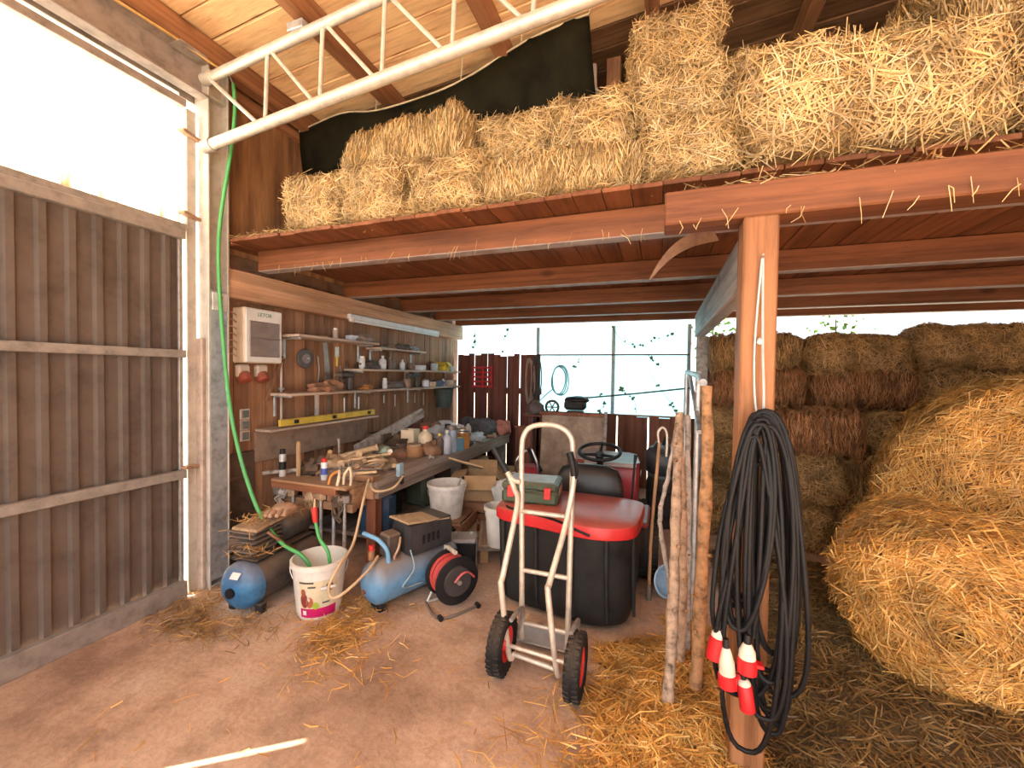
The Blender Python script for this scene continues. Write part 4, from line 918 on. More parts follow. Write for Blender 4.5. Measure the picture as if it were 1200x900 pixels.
# ------------------------------------------------------------------ shelves
def shelf(label, y0, y1, z, depth=.235):
    t = thing('wall_shelf', label, 'shelf', (-2.97, (y0+y1)/2, z))
    part('board', MB().box((-2.985+depth/2, (y0+y1)/2, z-.011), (depth, y1-y0, .022), .003), W_SHELF, t)
    k = max(2, round((y1-y0)/.9)+1)
    for i in range(k):
        yy = y0+.06+(y1-y0-.12)*i/(k-1)
        part('bracket', MB().box((-2.97+depth*.36, yy, z-.03), (depth*.75, .02, .016), .002).box((-2.978, yy, z-.11), (.012, .022, .17), .002), GALV, t)
shelf('short upper wooden shelf beside the fuse box', 2.57, 3.59, 1.80); shelf('small white shelf under the lamp tube', 3.66, 4.56, 1.765, .20); shelf('long white middle shelf on the bench wall', 3.33, 5.45, 1.53); shelf('longest lowest shelf above the bench', 2.48, 5.45, 1.32)
sr = random.Random(3)
def shelf_item(kind, label, y, z, col, s=1., x=-2.87):
    g = 'odds and ends on the wall shelves'
    if kind == 'can': can(label, (x, y, z), .03*s, .13*s, mat(col, .4), WHITE, group=g)
    elif kind == 'jar': jar(label, (x, y, z), .045*s, .10*s, mat(col, .35), OLDM, group=g)
    elif kind == 'bottle': bottle(label, (x, y, z), .04*s, .15*s, mat(col, .4), WHITE, group=g)
    elif kind == 'tin': tin(label, (x, y, z), .05*s, .10*s, mat(col, .45), OLDM, group=g)
    elif kind == 'box': carton(label, (x, y, z), (.12*s, .16*s, .09*s), mat(col, .75), sr.uniform(-.3, .3), s > 1.2, group=g)
    elif kind == 'heap': blobthing('tool_heap', label, 'tools', (x, y, z-.004), (.08*s, .14*s, .055*s), mat(col, .7, .1, .35, dust=.3), sr.randrange(99), .4, .9, .5, g)
    elif kind == 'drill':
        t = thing('power_drill', label, 'drill', (x, y, z), group=g); m = mat(col, .45)
        part('body', MB().tube([(0, -.09, .15), (0, .08, .15)], [.035, .030], 12), m, t, 50, w=False); part('handle', MB().box((0, .04, .075), (.035, .05, .15), .01), m, t, w=False); part('chuck', MB().tube([(0, -.09, .15), (0, -.15, .15)], [.018, .010], 10), OLDM, t, 50, w=False)
    elif kind == 'bar':
        t = thing('file', label, 'file', (x, y, z), group=g)
        part('blade', MB().box((0, 0, .01), (.02, .24*s, .012), .002), mat(col, .5, .4), t, w=False); part('handle', MB().tube([(0, .12*s, .012), (0, .20*s, .012)], [.008, .013], 8), HANDLE, t, 50, w=False)
IT = [('bar', 'old plank offcut file on the upper shelf near the fuse box', 2.80, 1.80, (.30, .2, .13), 1), ('box', 'white and blue packet on the upper shelf', 3.30, 1.80, (.62, .66, .72), .6), ('heap', 'tangle of dusty machine parts at the end of the upper shelf', 3.45, 1.80, (.28, .22, .19), .9), ('can', 'small dusty can on the upper shelf', 3.08, 1.80, (.4, .3, .24), .8),
 ('bar', 'dark chisel on the small white shelf', 3.85, 1.765, (.2, .17, .15), 1), ('heap', 'dark clamp lying on the small white shelf', 4.1, 1.765, (.10, .085, .08), .8), ('heap', 'blue-grey scraps on the small white shelf', 4.38, 1.765, (.28, .34, .40), .7), ('box', 'low brown box on the small white shelf', 3.98, 1.765, (.3, .18, .1), .5),
 ('can', 'white tube standing at the near end of the middle shelf', 3.45, 1.53, (.66, .66, .68), 1), ('bottle', 'white bottle on the middle shelf', 3.78, 1.53, (.7, .7, .72), 1), ('heap', 'dark cable roll on the middle shelf', 3.58, 1.53, (.09, .08, .075), 1), ('jar', 'dark jar beside the white bottle', 3.95, 1.53, (.14, .10, .09), 1.1), ('bottle', 'small white bottle in the middle of the middle shelf', 4.18, 1.53, (.70, .71, .74), .8), ('box', 'white folded packet on the middle shelf', 4.50, 1.53, (.7, .7, .72), .7), ('jar', 'brown jar next to the white packet', 4.36, 1.53, (.2, .12, .08), .9), ('jar', 'grey plastic tub on the middle shelf', 4.85, 1.53, (.42, .47, .5), 1.1), ('box', 'yellow parts bin on the middle shelf', 5.12, 1.53, (.62, .46, .05), 1.35), ('box', 'pale grey box at the far end of the middle shelf', 5.36, 1.53, (.52, .55, .58), .8),
 ('heap', 'orange-brown tool pile at the near end of the lowest shelf', 2.95, 1.32, (.36, .17, .09), 1.1), ('bar', 'long red-brown rasp on the lowest shelf', 2.70, 1.32, (.34, .15, .09), 1.3), ('drill', 'black power drill on the lowest shelf', 3.22, 1.32, (.06, .05, .05), 1), ('heap', 'orange pincers heap on the lowest shelf', 3.50, 1.32, (.50, .22, .06), .6), ('can', 'white aerosol on the lowest shelf', 3.80, 1.32, (.62, .62, .64), .9), ('heap', 'dark heap of spanners on the lowest shelf', 4.00, 1.32, (.12, .10, .10), 1), ('tin', 'brown tin on the lowest shelf', 4.22, 1.32, (.25, .15, .10), 1), ('drill', 'dark green power drill on the lowest shelf', 4.42, 1.32, (.08, .09, .08), 1), ('jar', 'white jar on the lowest shelf', 4.62, 1.32, (.66, .68, .72), 1), ('box', 'orange-white carton on the lowest shelf', 4.75, 1.32, (.6, .38, .25), .7), ('heap', 'navy cloth pile on the lowest shelf', 4.98, 1.32, (.10, .13, .2), 1), ('bottle', 'short white bottle toward the end of the lowest shelf', 5.15, 1.32, (.72, .72, .73), .7), ('box', 'beige box at the far end of the lowest shelf', 5.34, 1.32, (.55, .45, .35), .9)]
for k, lb, y, z, c_, s in IT: shelf_item(k, lb, y, z, c_, s, -2.86+sr.uniform(-.03, .03))
hb = thing('hanging_bin', 'dark green bin hanging below the lowest shelf at its far end', 'bin', (-2.86, 5.15, 1.02))
part('body', MB().lathe([(.10, 0), (.13, .27), (.12, .27), (.09, .01)], 16, Matrix(), True, False), mat((.05, .065, .06), .6), hb, 40, w=False); part('rim', MB().lathe([(.13, .255), (.138, .265), (.13, .28)], 16, None, False, False), BLACK, hb, 40, w=False)

# ------------------------------------------------------------------ things on the wall
fb = thing('fuse_box', 'cream fuse box with a tinted cover on the board wall', 'fuse box', (-2.985, 2.345, 1.555))
part('housing', MB().box((-2.925, 2.345, 1.76), (.125, .315, .41), .010), mat((.68, .55, .40), .5, 0, .1), fb)
part('front_frame', MB().box((-2.858, 2.345, 1.76), (.018, .305, .40), .006), mat((.66, .65, .62), .45, 0, .06), fb)
part('tinted_cover', MB().box((-2.847, 2.345, 1.735), (.010, .255, .265), .004), mat((.20, .16, .14), .2, 0, .15, spec=.6), fb)
part('cover_rib', MB().box((-2.840, 2.345, 1.74), (.006, .25, .012), .002), mat((.16, .13, .115), .3), fb)
fo = bpy.data.curves.new('lettering', 'FONT'); fo.body = 'LETOR'; fo.size = .040; fo.extrude = .0008; fo.align_x = 'CENTER'; fo.align_y = 'CENTER'
tmp = bpy.data.objects.new('tmp', fo); COL.objects.link(tmp); bpy.context.view_layer.update()
tme = bpy.data.meshes.new_from_object(tmp.evaluated_get(bpy.context.evaluated_depsgraph_get())); bpy.data.objects.remove(tmp)
ft = link('lettering', tme, mat((.02, .22, .13), .5), fb)
ft.location = (-2.848+2.985, .0, 1.918-1.555); ft.rotation_euler = (PI/2, 0, PI/2)
for k in range(7):
    z = 1.60+k*.05; part('wire', MB().tube(spline([(-2.94, 2.19, z), (-2.93, 2.14, z+.02), (-2.95, 2.11, z-.01), (-2.97, 2.10, z-.10)], 4), .006, 5), mat((.42, .30, .20), .6), fb, 60)
for lb, y in (('red three-phase wall socket under the fuse box, nearer the column', 2.25), ('red three-phase wall socket under the fuse box, nearer the shelves', 2.40)):
    s = thing('wall_socket', lb, 'socket', (-2.985, y, 1.40)); q = Matrix.Translation((-2.965, y, 1.485)) @ Matrix.Rotation(math.radians(150), 4, 'Y')
    part('housing', MB().box((-2.96, y, 1.495), (.05, .095, .10), .012), mat((.56, .48, .40), .5), s)
    part('cap', MB(q).lathe([(.040, .01), (.044, .02), (.044, .075), (.034, .08)], 16), mat((.34, .08, .05), .6, 0, .2, dust=.3), s, 40)
    part('hinge', MB(q).box((-.045, 0, .06), (.015, .03, .02), .003), mat((.34, .08, .05), .6), s)
ls = thing('light_switch', 'column of three grey switches in pale frames by the column', 'switch', (-2.985, 2.28, .95))
for k in range(3):
    f_ = part('frame', MB().box((-2.978, 2.28, 1.00+k*.083), (.014, .078, .080), .004), mat((.52, .48, .44), .5), ls)
    part('rocker', MB().box((-2.968, 2.28, 1.00+k*.083), (.012, .055, .056), .004), mat((.16, .17, .17), .45), f_)
gd = thing('grinding_disc', 'round dark grinding disc hanging on the wall boards', 'disc', (-2.97, 2.84, 1.61)); q = Matrix.Translation((-2.982, 2.84, 1.61)) @ Matrix.Rotation(PI/2, 4, 'Y')
part('disc', MB(q).lathe([(.085, 0), (.088, .01), (.08, .022), (.05, .026)], 26), mat((.09, .085, .09), .6), gd, 40); part('hub', MB(q).lathe([(.045, .02), (.04, .036), (.015, .038)], 18), mat((.22, .19, .20), .5), gd, 40); part('nail', MB(q).lathe([(.006, .03), (.006, .055)], 8), CHROME, gd)
sa = thing('hand_saw', 'dark hand saw hanging below the upper shelf', 'saw', (-2.96, 3.10, 1.40))
part('blade', MB(Matrix.Translation((-2.955, 3.08, 1.57)) @ Matrix.Rotation(.18, 4, 'X')).prism([(-.05, -.20), (.02, -.20), (.035, .20), (-.015, .20)], -.0015, .0015, Matrix(((0, 0, 1, 0), (1, 0, 0, 0), (0, 1, 0, 0), (0, 0, 0, 1)))), mat((.30, .25, .22), .45, .5), sa)
part('handle', MB().tube(spline([(-2.955, 3.10, 1.38), (-2.955, 3.17, 1.34), (-2.955, 3.20, 1.39), (-2.955, 3.14, 1.42)], 5, True), .012, 8, True), DKB, sa, 60)
ws = thing('wall_scraper', 'white and blue scraper hanging beside the hand saw', 'scraper', (-2.965, 3.22, 1.60))
part('blade', MB().box((-2.965, 3.22, 1.69), (.004, .05, .10), .001), mat((.56, .62, .64), .4), ws); part('handle', MB().box((-2.965, 3.22, 1.60), (.016, .022, .10), .005), YEL, ws)
for lb, y, z, h in (('thin pale conduit on the wall beside the switches', 2.60, 1.35, .80), ('grey downpipe strip below the lowest shelf', 2.98, 1.18, .26)):
    t = thing('conduit', lb, 'conduit', (-2.98, y, z-h/2)); part('pipe', MB().cyl((-2.975, y, z-h/2), (-2.975, y, z+h/2), .010 if h > .5 else .022, 8), mat((.50, .44, .40), .6), t, 50); part('clip', MB().box((-2.975, y, z), (.03, .035, .02), .003), GALV, t)
wbd = thing('slanted_board', 'slanted brown board leaning below the fuse box sockets', 'board', (-2.96, 2.5, 1.3)); part('plank', MB().beam((-2.965, 2.46, 1.26), (-2.965, 2.60, 1.62), .018, .03, .003), W_WALL, wbd); part('nail', MB().cyl((-2.96, 2.59, 1.60), (-2.94, 2.59, 1.60), .004, 6), CHROME, wbd)
pn = thing('dark_board', 'dark brown board propped against the wall behind the column', 'board', (-2.95, 2.22, 0)); part('panel', MB().box((-2.972, 2.23, .44), (.02, .24, .88), .004), mat((.10, .065, .045), .8, 0, .3), pn); part('batten', MB().box((-2.958, 2.23, .70), (.016, .22, .03), .003), mat((.10, .065, .045), .8, 0, .3), pn)
lp = thing('lamp_tube', 'unlit fluorescent lamp fixed along the pale wall beam', 'lamp', (-2.84, 4.09, 2.0))
part('fixture', MB().box((-2.845, 4.09, 2.035), (.045, 1.70, .05), .006), mat((.60, .62, .66), .4, .1, .08), lp); part('tube', MB().cyl((-2.835, 3.30, 1.998), (-2.835, 4.88, 1.998), .014, 12), mat((.72, .75, .78), .2, 0, .03), lp, 50)
for y in (3.27, 4.91): part('end_cap', MB().box((-2.838, y, 2.01), (.04, .035, .05), .005), WHITE, lp)
# ------------------------------------------------------------------ hammers and clamps hanging on the rack
for i, (lb, x, L, m, hm) in enumerate((('old claw hammer hanging at the wall end of the rack', -2.77, .32, OLDM, POG), ('wooden mallet with grey pipe handle hanging on the rack', -2.63, .36, TAN, GALV), ('rusty hammer hanging in the middle of the rack', -2.50, .28, RUST, HANDLE), ('grey handled hammer hanging right of the hose tap', -2.36, .38, TAN, GALV), ('bulky hammer with grey handle near the bench leg', -2.24, .36, RUST, GALV), ('thin handled hammer at the bench leg end of the rack', -2.14, .36, OLDM, POG))):
    hammer(lb, (x, 2.405, .555-L+.02), L, hm, m, (0, 0, .4*i), group='hammers hanging on the rack', head=(.05, .085, .055))
# ------------------------------------------------------------------ plastic bucket with the hoses
bk = bucket('white plastic bucket with fruit print and magenta band under the green hose', (-2.0, 2.03, 0), .160, .335, mat((.78, .72, .64), .45, 0, .06), .15, 'printed_bucket', rz=.7)
def patch(a0, a1, z0, z1, eps=.0012, n=10, rnd=False):
    r = lambda z: .128+(.160-.128)*z/.335+eps
    vs = []; fs = []
    if rnd:
        ca, cz = (a0+a1)/2, (z0+z1)/2; vs = [(r(cz)*math.cos(ca), r(cz)*math.sin(ca), cz)]
        for k in range(18):
            t = 2*PI*k/18; a = ca+(a1-a0)/2*math.cos(t); z = cz+(z1-z0)/2*math.sin(t); vs.append((r(z)*math.cos(a), r(z)*math.sin(a), z))
        fs = [(0, k+1, (k+1) % 18+1) for k in range(18)]
    else:
        for i in range(n+1):
            a = a0+(a1-a0)*i/n; vs += [(r(z0)*math.cos(a), r(z0)*math.sin(a), z0), (r(z1)*math.cos(a), r(z1)*math.sin(a), z1)]
        fs = [(2*i, 2*i+2, 2*i+3, 2*i+1) for i in range(n)]
    return MB().add(vs, fs)
A0 = math.radians(-45)-.7
lab = part('printed_label', patch(A0-.85, A0+.72, .05, .245), mat((.70, .60, .40), .5, 0, .08), bk, w=False)
part('magenta_band', patch(A0-.85, A0+.72, .018, .075, .0022), mat((.50, .01, .12), .45), lab, w=False)
for a, b, z0, z1, c_ in ((-.80, -.45, .08, .17, (.25, .05, .04)), (-.55, -.25, .08, .15, (.55, .16, .08)), (-.30, -.02, .07, .115, (.35, .45, .05)), (-.75, -.55, .15, .20, (.35, .10, .05)), (.22, .52, .17, .225, (.22, .08, .03)), (-.50, -.36, .12, .20, (.75, .66, .55))):
    part('fruit_print', patch(A0+a, A0+b, z0, z1, .003, rnd=True), mat(c_, .5), lab, w=False)
for a, b, z in ((-.80, -.22, .232), (-.45, -.15, .205), (.10, .40, .10)): part('print_line', patch(A0+a, A0+b, z, z+.011, .003), mat((.10, .10, .08), .5), lab, w=False)
part('barcode_patch', patch(A0-.72, A0-.56, .035, .062, .0034), WHITE, lab, w=False)
part('handle_grip', MB().cyl((.02, -.172, .205), (.10, -.150, .205), .010, 8), WHITE, bk, 50, w=False)
gh = thing('garden_hose', 'green hose hanging from the truss down into the printed bucket', 'hose', (-2.8, 2.0, .3))
GH = mat((.10, .42, .13), .35, 0, .08)
part('hose', MB().tube(spline([(-2.795, 2.06, 3.46), (-2.80, 2.075, 3.30), (-2.80, 2.05, 3.02), (-2.825, 1.98, 2.40), (-2.80, 1.98, 1.82), (-2.70, 1.98, 1.15), (-2.50, 1.98, .64), (-2.28, 1.98, .41), (-2.12, 2.0, .335), (-2.06, 2.02, .24), (-2.07, 2.06, .06)], 8), .012, 8), GH, gh, 60)
part('hook', MB().tube([(-2.795, 2.06, 3.45), (-2.795, 2.03, 3.50), (-2.795, 1.98, 3.47)], .005, 6), STEEL_D, gh, 60)
g2 = thing('hose_end', 'short green hose with a red coupling standing in the bucket', 'hose', (-1.98, 2.0, .3))
part('hose', MB().tube(spline([(-1.93, 2.06, .04), (-1.935, 2.04, .34), (-1.99, 2.02, .45), (-2.025, 2.02, .56)], 7), .011, 8), GH, g2, 60)
part('coupling', MB().tube([(-2.025, 2.02, .55), (-2.028, 2.02, .575), (-2.032, 2.02, .63), (-2.034, 2.02, .645)], [.014, .018, .018, .013], 12), RED, g2, 40, label='red hose coupling'); part('nozzle', MB().tube([(-2.034, 2.02, .64), (-2.03, 2.02, .70)], [.008, .005], 8), BEIGE, g2, 50)
ah = solo('air_hose', MB().tube(spline([(-2.05, 2.56, .70), (-1.97, 2.44, .685), (-1.894, 2.30, .604), (-1.80, 2.10, .42), (-1.755, 1.93, .36), (-1.765, 1.86, .27), (-1.73, 1.85, .215), (-1.68, 1.90, .235), (-1.64, 2.04, .30), (-1.66, 2.16, .335)], 8), .009, 8), BEIGE, 'beige air hose looping from the bench down to the blue compressor', 'hose', 60)

# ------------------------------------------------------------------ compressors
def dome_tank(mb, L, r, n=24):
    return mb.lathe([(r*.05, -.06), (r*.45, -.05), (r*.78, -.025), (r*.95, .0), (r, .03), (r, L-.03), (r*.95, L), (r*.78, L+.025), (r*.45, L+.05), (r*.05, L+.06)], n)
QY = Matrix.Rotation(-PI/2, 4, 'X')      # lathe axis -> +y
c1 = thing('air_compressor', 'dust-covered air compressor with blue tank beside the steel column', 'compressor', (-2.40, 1.80, 0), rz=.10)
QT = Matrix.Translation((0, 0, .175)) @ QY
part('tank', MB(QT).lathe([(.145, .035), (.145, .53), (.138, .56), (.113, .585), (.065, .61), (.007, .62)], 24), mat((.075, .062, .055), .75, 0, .35, dust=.7), c1, 50, w=False, label='dust-brown tank barrel')
part('tank_end', MB(QT).lathe([(.007, -.06), (.065, -.05), (.113, -.025), (.138, 0), (.146, .03), (.146, .055)], 24), mat((.045, .17, .34), .4, 0, .25, dust=.55), c1, 50, w=False, label='blue tank end')
part('end_plug', MB(Matrix.Translation((0, -.062, .165)) @ QY).lathe([(.030, -.01), (.030, .03)], 14), BLACK, c1, 40, w=False)
part('sticker', MB(Matrix.Translation((.02, -.046, .265)) @ Matrix.Rotation(-.75, 4, 'X')).box((0, 0, 0), (.06, .003, .04)), WHITE, c1, w=False)
part('deck', MB().box((0, .28, .325), (.20, .50, .02), .004), BLACKD, c1, w=False)
pm = part('pump', MB().box((-.02, .14, .42), (.17, .20, .17), .02), mat((.07, .055, .045), .7, 0, .3, dust=.8), c1, w=False)
for k in range(5): part('cooling_fin', MB().box((-.02, .14, .375+.03*k), (.20, .23, .010), .003), OLDM, pm, w=False)
part('motor', MB(Matrix.Translation((0, .28, .43)) @ QY).lathe([(.06, -.01), (.095, .02), (.10, .22), (.07, .26)], 18), mat((.06, .05, .045), .7, 0, .3, dust=.8), c1, 50, w=False)
part('air_filter', MB().cyl((-.06, .06, .42), (-.10, .02, .42), .035, 14), DKB, c1, 40, w=False)
part('dust_cover', MB(Matrix.Translation((.0, .20, .525)) @ Matrix.Rotation(.08, 4, 'X')).box((0, 0, 0), (.19, .34, .02), .006), TAN, c1, w=False)
part('pressure_pipe', MB().tube(spline([(.09, .12, .48), (.14, .16, .42), (.13, .26, .34), (.10, .34, .29)], 6), .010, 8), RUST, c1, 60, w=False)
for sx in (-.10, .10):
    for yy in (.06, .50): part('foot', MB().box((sx, yy, .03), (.05, .05, .065), .006), BLACKD, c1, w=False)
gl = thing('worn_glove', 'worn work glove lying on top of the dusty compressor', 'glove', (-2.33, 2.06, .545), rz=.4)
part('palm', MB().blob((0, 0, .04), (.075, .10, .035), 16, 8, .15, 4), mat((.45, .28, .18), .85, 0, .2), gl, 60, w=False)
for k, (dx, L) in enumerate(((-.05, .07), (-.018, .085), (.018, .08), (.05, .06))): part('finger', MB().tube([(dx, -.06, .045), (dx*1.1, -.06-L*.6, .05), (dx*1.1, -.06-L, .04)], [.018, .017, .012], 8), mat((.45, .28, .18), .85, 0, .2), gl, 60, w=False)
c2 = thing('air_compressor', 'blue air compressor with raised blue handle and black motor cover', 'compressor', (-1.665, 2.12, 0), rz=-.36)
part('tank', dome_tank(MB(Matrix.Translation((0, 0, .18)) @ QY), .60, .135), mat((.12, .27, .44), .4, 0, .18, dust=.85), c2, 50, w=False)
part('drain_plug', MB(Matrix.Translation((.0, -.062, .15)) @ QY).lathe([(.014, -.012), (.014, .02)], 10), RUST, c2, 40, w=False)
part('handle', MB().tube(spline([(.05, .08, .30), (.045, .07, .38), (.0, .04, .44), (-.07, .02, .455), (-.13, .01, .46)], 6), .014, 10), mat((.18, .40, .62), .35, 0, .1), c2, 60, w=False)
cv = part('motor_cover', loft_shape([[(x*s, .38+y*s2, z) for x, y in ((-.105, -.17), (.105, -.17), (.115, 0), (.105, .17), (-.105, .17), (-.115, 0))] for z, s, s2 in ((.31, 1, 1), (.44, 1.02, 1.02), (.50, .95, .97))]), mat((.045, .042, .042), .5, 0, .2, dust=.2), c2, 35, w=False)
part('cover_top', MB(Matrix.Translation((0, .36, .505)) @ Matrix.Rotation(-.14, 4, 'X')).box((0, 0, 0), (.215, .36, .014), .005), mat((.42, .29, .17), .8, 0, .15), cv, w=False, label='dusty tan top')
for k in range(4): part('vent_slot', MB().box((.118, .30+k*.04, .40), (.004, .02, .06), .001), BLACK, cv, w=False)
part('pump_head', MB().box((-.01, .13, .39), (.11, .10, .15), .012), mat((.10, .075, .06), .6, .1, .3, dust=.5), c2, w=False)
part('air_pipe', MB().tube(spline([(.06, .16, .44), (.10, .12, .40), (.08, .10, .33), (.06, .16, .30)], 6), .008, 8), mat((.45, .30, .2), .5, .4), c2, 60, w=False)
part('regulator', MB().cyl((-.05, .02, .31), (-.05, .02, .37), .022, 12), RUST, c2, 40, w=False); part('regulator_knob', MB().cyl((-.05, .02, .37), (-.05, .02, .40), .016, 12), RED, c2, 40, w=False)
part('outlet_cord', MB().tube(spline([(.11, .20, .36), (.15, .20, .25), (.145, .12, .16), (.135, .28, .13)], 6), .005, 6), mat((.30, .40, .45), .5), c2, 60, w=False)
for sx in (-.13, .13): wheel(c2, (0, 0, 0), .001, .001, BLACK) if False else None
for sx in (-.14, .14):
    part('wheel', MB(Matrix.Translation((sx, .52, .085)) @ Matrix.Rotation(PI/2, 4, 'Y')).lathe([(.02, -.02), (.075, -.022), (.085, -.012), (.085, .012), (.075, .022), (.02, .02)], 20), RUBBER, c2, 40, w=False)
part('foot', MB().box((0, .04, .035), (.10, .05, .07), .006), BLACKD, c2, w=False)

# ------------------------------------------------------------------ cable reel
cr = thing('cable_reel', 'red extension cable wound on a black reel with tube stand', 'cable reel', (-1.24, 2.36, 0), rz=-.62)
QX = Matrix.Translation((0, 0, .195)) @ Matrix.Rotation(PI/2, 4, 'Y')
for s, nm in ((-.075, 'flange'), (.075, 'flange')):
    f_ = part(nm, MB(QX @ Matrix.Translation((0, 0, s))).lathe([(.02, -.008), (.14, -.008), (.150, -.002), (.150, .004), (.14, .008), (.02, .008)], 30), BLACK, cr, 40, w=False)
    if s > 0:
        part('socket_plate', MB(QX @ Matrix.Translation((0, 0, s+.008))).lathe([(.095, 0), (.09, .012), (.03, .014)], 24), mat((.05, .045, .045), .4), f_, 40, w=False)
        part('axle_nut', MB(QX @ Matrix.Translation((0, 0, s+.02))).lathe([(.016, 0), (.014, .02)], 12), CHROME, f_, 40, w=False)
for k in range(9):
    part('cable_turn', MB(QX).tube([((.118+.006*math.sin(k*2.3))*math.cos(a), (.118+.006*math.sin(k*2.3))*math.sin(a), -.060+.015*k) for a in np.linspace(0, 2*PI, 29)[:-1]], .0088, 7, True), mat((.52, .06, .05), .45, 0, .12), cr, 60, w=False)
part('drum', MB(QX).lathe([(.105, -.07), (.105, .07)], 20), BLACK, cr, 40, w=False)
part('tail', MB().tube(spline([(.10, -.03, .20), (.105, .02, .245), (.10, .07, .24), (.098, .11, .20)], 5), .007, 6), mat((.52, .10, .10), .45), cr, 60, w=False)
part('stand', MB().tube(spline([(-.11, .10, .010), (-.11, -.10, .010), (-.11, -.12, .015), (-.105, -.02, .20), (-.105, .0, .335), (-.09, .0, .355), (.03, .0, .36)], 5), .0085, 8), PIPE, cr, 60, w=False)
part('stand', MB().tube(spline([(.11, .13, .012), (.11, -.13, .012), (-.11, -.13, .012)], 5), .0085, 8), OLDM, cr, 60, w=False)
part('grip', MB().cyl((-.06, 0, .36), (.05, 0, .362), .014, 10), mat((.60, .50, .40), .5), cr, 50, w=False)
for yy in (-.13, .13): part('foot_cap', MB().cyl((.095, yy, .016), (.128, yy, .016), .016, 10), BLACK, cr, 40, w=False)

# ------------------------------------------------------------------ clutter in front of and under the bench
def crate(label, loc, d, m, rz=0., slats=3):
    t = thing('wooden_crate', label, 'crate', loc, rz=rz); a, b, h = d; sh = h/slats
    for sx, sy in ((-1, -1), (1, -1), (1, 1), (-1, 1)): part('corner_post', MB().box((sx*(a/2-.02), sy*(b/2-.02), h/2), (.03, .03, h), .002), m, t, w=False)
    for k in range(slats):
        z = sh*(k+.5)
        for s in (-1, 1):
            part('slat', MB().box((0, s*(b/2), z), (a, .014, sh*.86), .002), m, t, w=False); part('slat', MB().box((s*(a/2), 0, z), (.014, b, sh*.86), .002), m, t, w=False)
    part('bottom', MB().box((0, 0, .008), (a-.02, b-.02, .014)), m, t, w=False); part('top_board', MB().box((0, 0, h-.006), (a-.04, b-.04, .012)), m, t, w=False); return t
CRW = wood((.36, .17, .09), (.22, .09, .045), 'x', dust=.2)
crate('reddish crate carrying the dusty white bucket', (-1.76, 3.24, 0), (.42, .40, .25), CRW, .1); crate('slatted crate under the open cardboard box', (-1.62, 3.74, 0), (.44, .42, .30), CRW, -.1)
bucket('dusty white bucket with a stick in it, standing on a crate', (-1.75, 3.22, .25), .165, .29, WHITED, .1, rz=.8)
part('stirring_stick', MB().cyl((-1.74, 3.25, .30), (-1.60, 3.20, .60), .009, 8), POG, thing('stirring_stick', 'thin grey stick leaning in the dusty bucket', 'stick', (-1.74, 3.25, .3)), 50)
carton('open brown cardboard box with pale inside flaps', (-1.62, 3.68, .30), (.30, .30, .24), CARD, .35, fl=(1.0, -.5, .2, .9))
gp = thing('grey_board', 'pale grey board lying slanted on the cardboard box', 'board', (-1.78, 3.75, .5)); part('sheet', MB(Matrix.Translation((-1.80, 3.72, .60)) @ Euler((-.3, .25, .3)).to_matrix().to_4x4()).box((0, 0, 0), (.34, .30, .012), .003), CARDL, gp); part('edge_tape', MB(Matrix.Translation((-1.80, 3.72, .60)) @ Euler((-.3, .25, .3)).to_matrix().to_4x4()).box((0, -.151, 0), (.34, .004, .016)), CARD, gp)
blobthing('paper_sack', 'crumpled pale paper sack between the box and the mower', 'sack', (-1.28, 3.52, .145), (.13, .13, .22), mat((.60, .58, .55), .85, 0, .12), 21, .22, .7, .85, extra=lambda t: part('fold', MB().tube(spline([(-.10, -.03, .36), (0, -.06, .385), (.10, -.02, .37)], 4), .018, 8), CARDL, t, 60, w=False))
pt = thing('wooden_pallet', 'small grey wooden pallet beside the mower catcher', 'pallet', (-1.41, 3.30, 0), rz=.38); pt.scale = (.72, .82, 1)
for k in range(5): part('deck_slat', MB().box((-.36+k*.18, 0, .128), (.14, .80, .022), .003), wood((.44, .33, .24), (.30, .20, .13), 'y', knots=.2), pt, w=False)
for y in (-.36, 0, .36):
    part('stringer', MB().box((0, y, .105), (.86, .09, .022), .003), W_BENCH, pt, w=False)
    for xx in (-.38, 0, .38): part('block', MB().box((xx, y, .047), (.09, .09, .094), .004), wood((.55, .34, .17), (.36, .2, .1), 'x', knots=.2), pt, w=False)
bucket('tall white bucket standing on the pallet by the catcher', (-1.19, 3.06, .14), .115, .31, mat((.72, .68, .62), .5, 0, .08, dust=.2), .1, rz=.8)
ww = thing('spare_wheel', 'small black wheel with grey rim leaning by the compressor', 'wheel', (-1.66, 2.90, 0)); wheel(ww, (-1.64, 2.90, .15), .15, .09, GREY, Matrix.Rotation(-.55, 4, 'Z') @ Matrix.Rotation(PI/2, 4, 'Y'))
bt = thing('car_battery', 'black battery with grey lid beside the small wheel', 'battery', (-1.37, 2.78, 0), rz=.35)
part('case', MB().box((0, 0, .13), (.20, .16, .26), .010), BLACK, bt, w=False); part('lid', MB().box((0, 0, .27), (.205, .165, .03), .008), mat((.30, .28, .27), .5, 0, .15, dust=.4), bt, w=False); part('strap', MB().box((.103, 0, .15), (.006, .03, .26), .002), mat((.45, .40, .36), .6), bt, w=False)
for xx in (-.06, .06): part('terminal', MB().cyl((xx, .03, .285), (xx, .03, .30), .012, 10), CHROME, bt, 40, w=False)
def canister(label, loc, d, m, rz=0.):
    t = thing('jerry_can', label, 'canister', loc, rz=rz); a, b, h = d
    part('body', MB().box((0, 0, h*.45), (a, b, h*.9), min(a, b)*.18), m, t, 40, w=False); part('handle', MB().tube(spline([(-a*.3, 0, h*.88), (-a*.25, 0, h), (a*.15, 0, h), (a*.2, 0, h*.88)], 4), .012, 8), m, t, 60, w=False); part('cap', MB().cyl((a*.36, 0, h*.88), (a*.36, 0, h*.97), .024, 12), BLACK, t, 40, w=False)
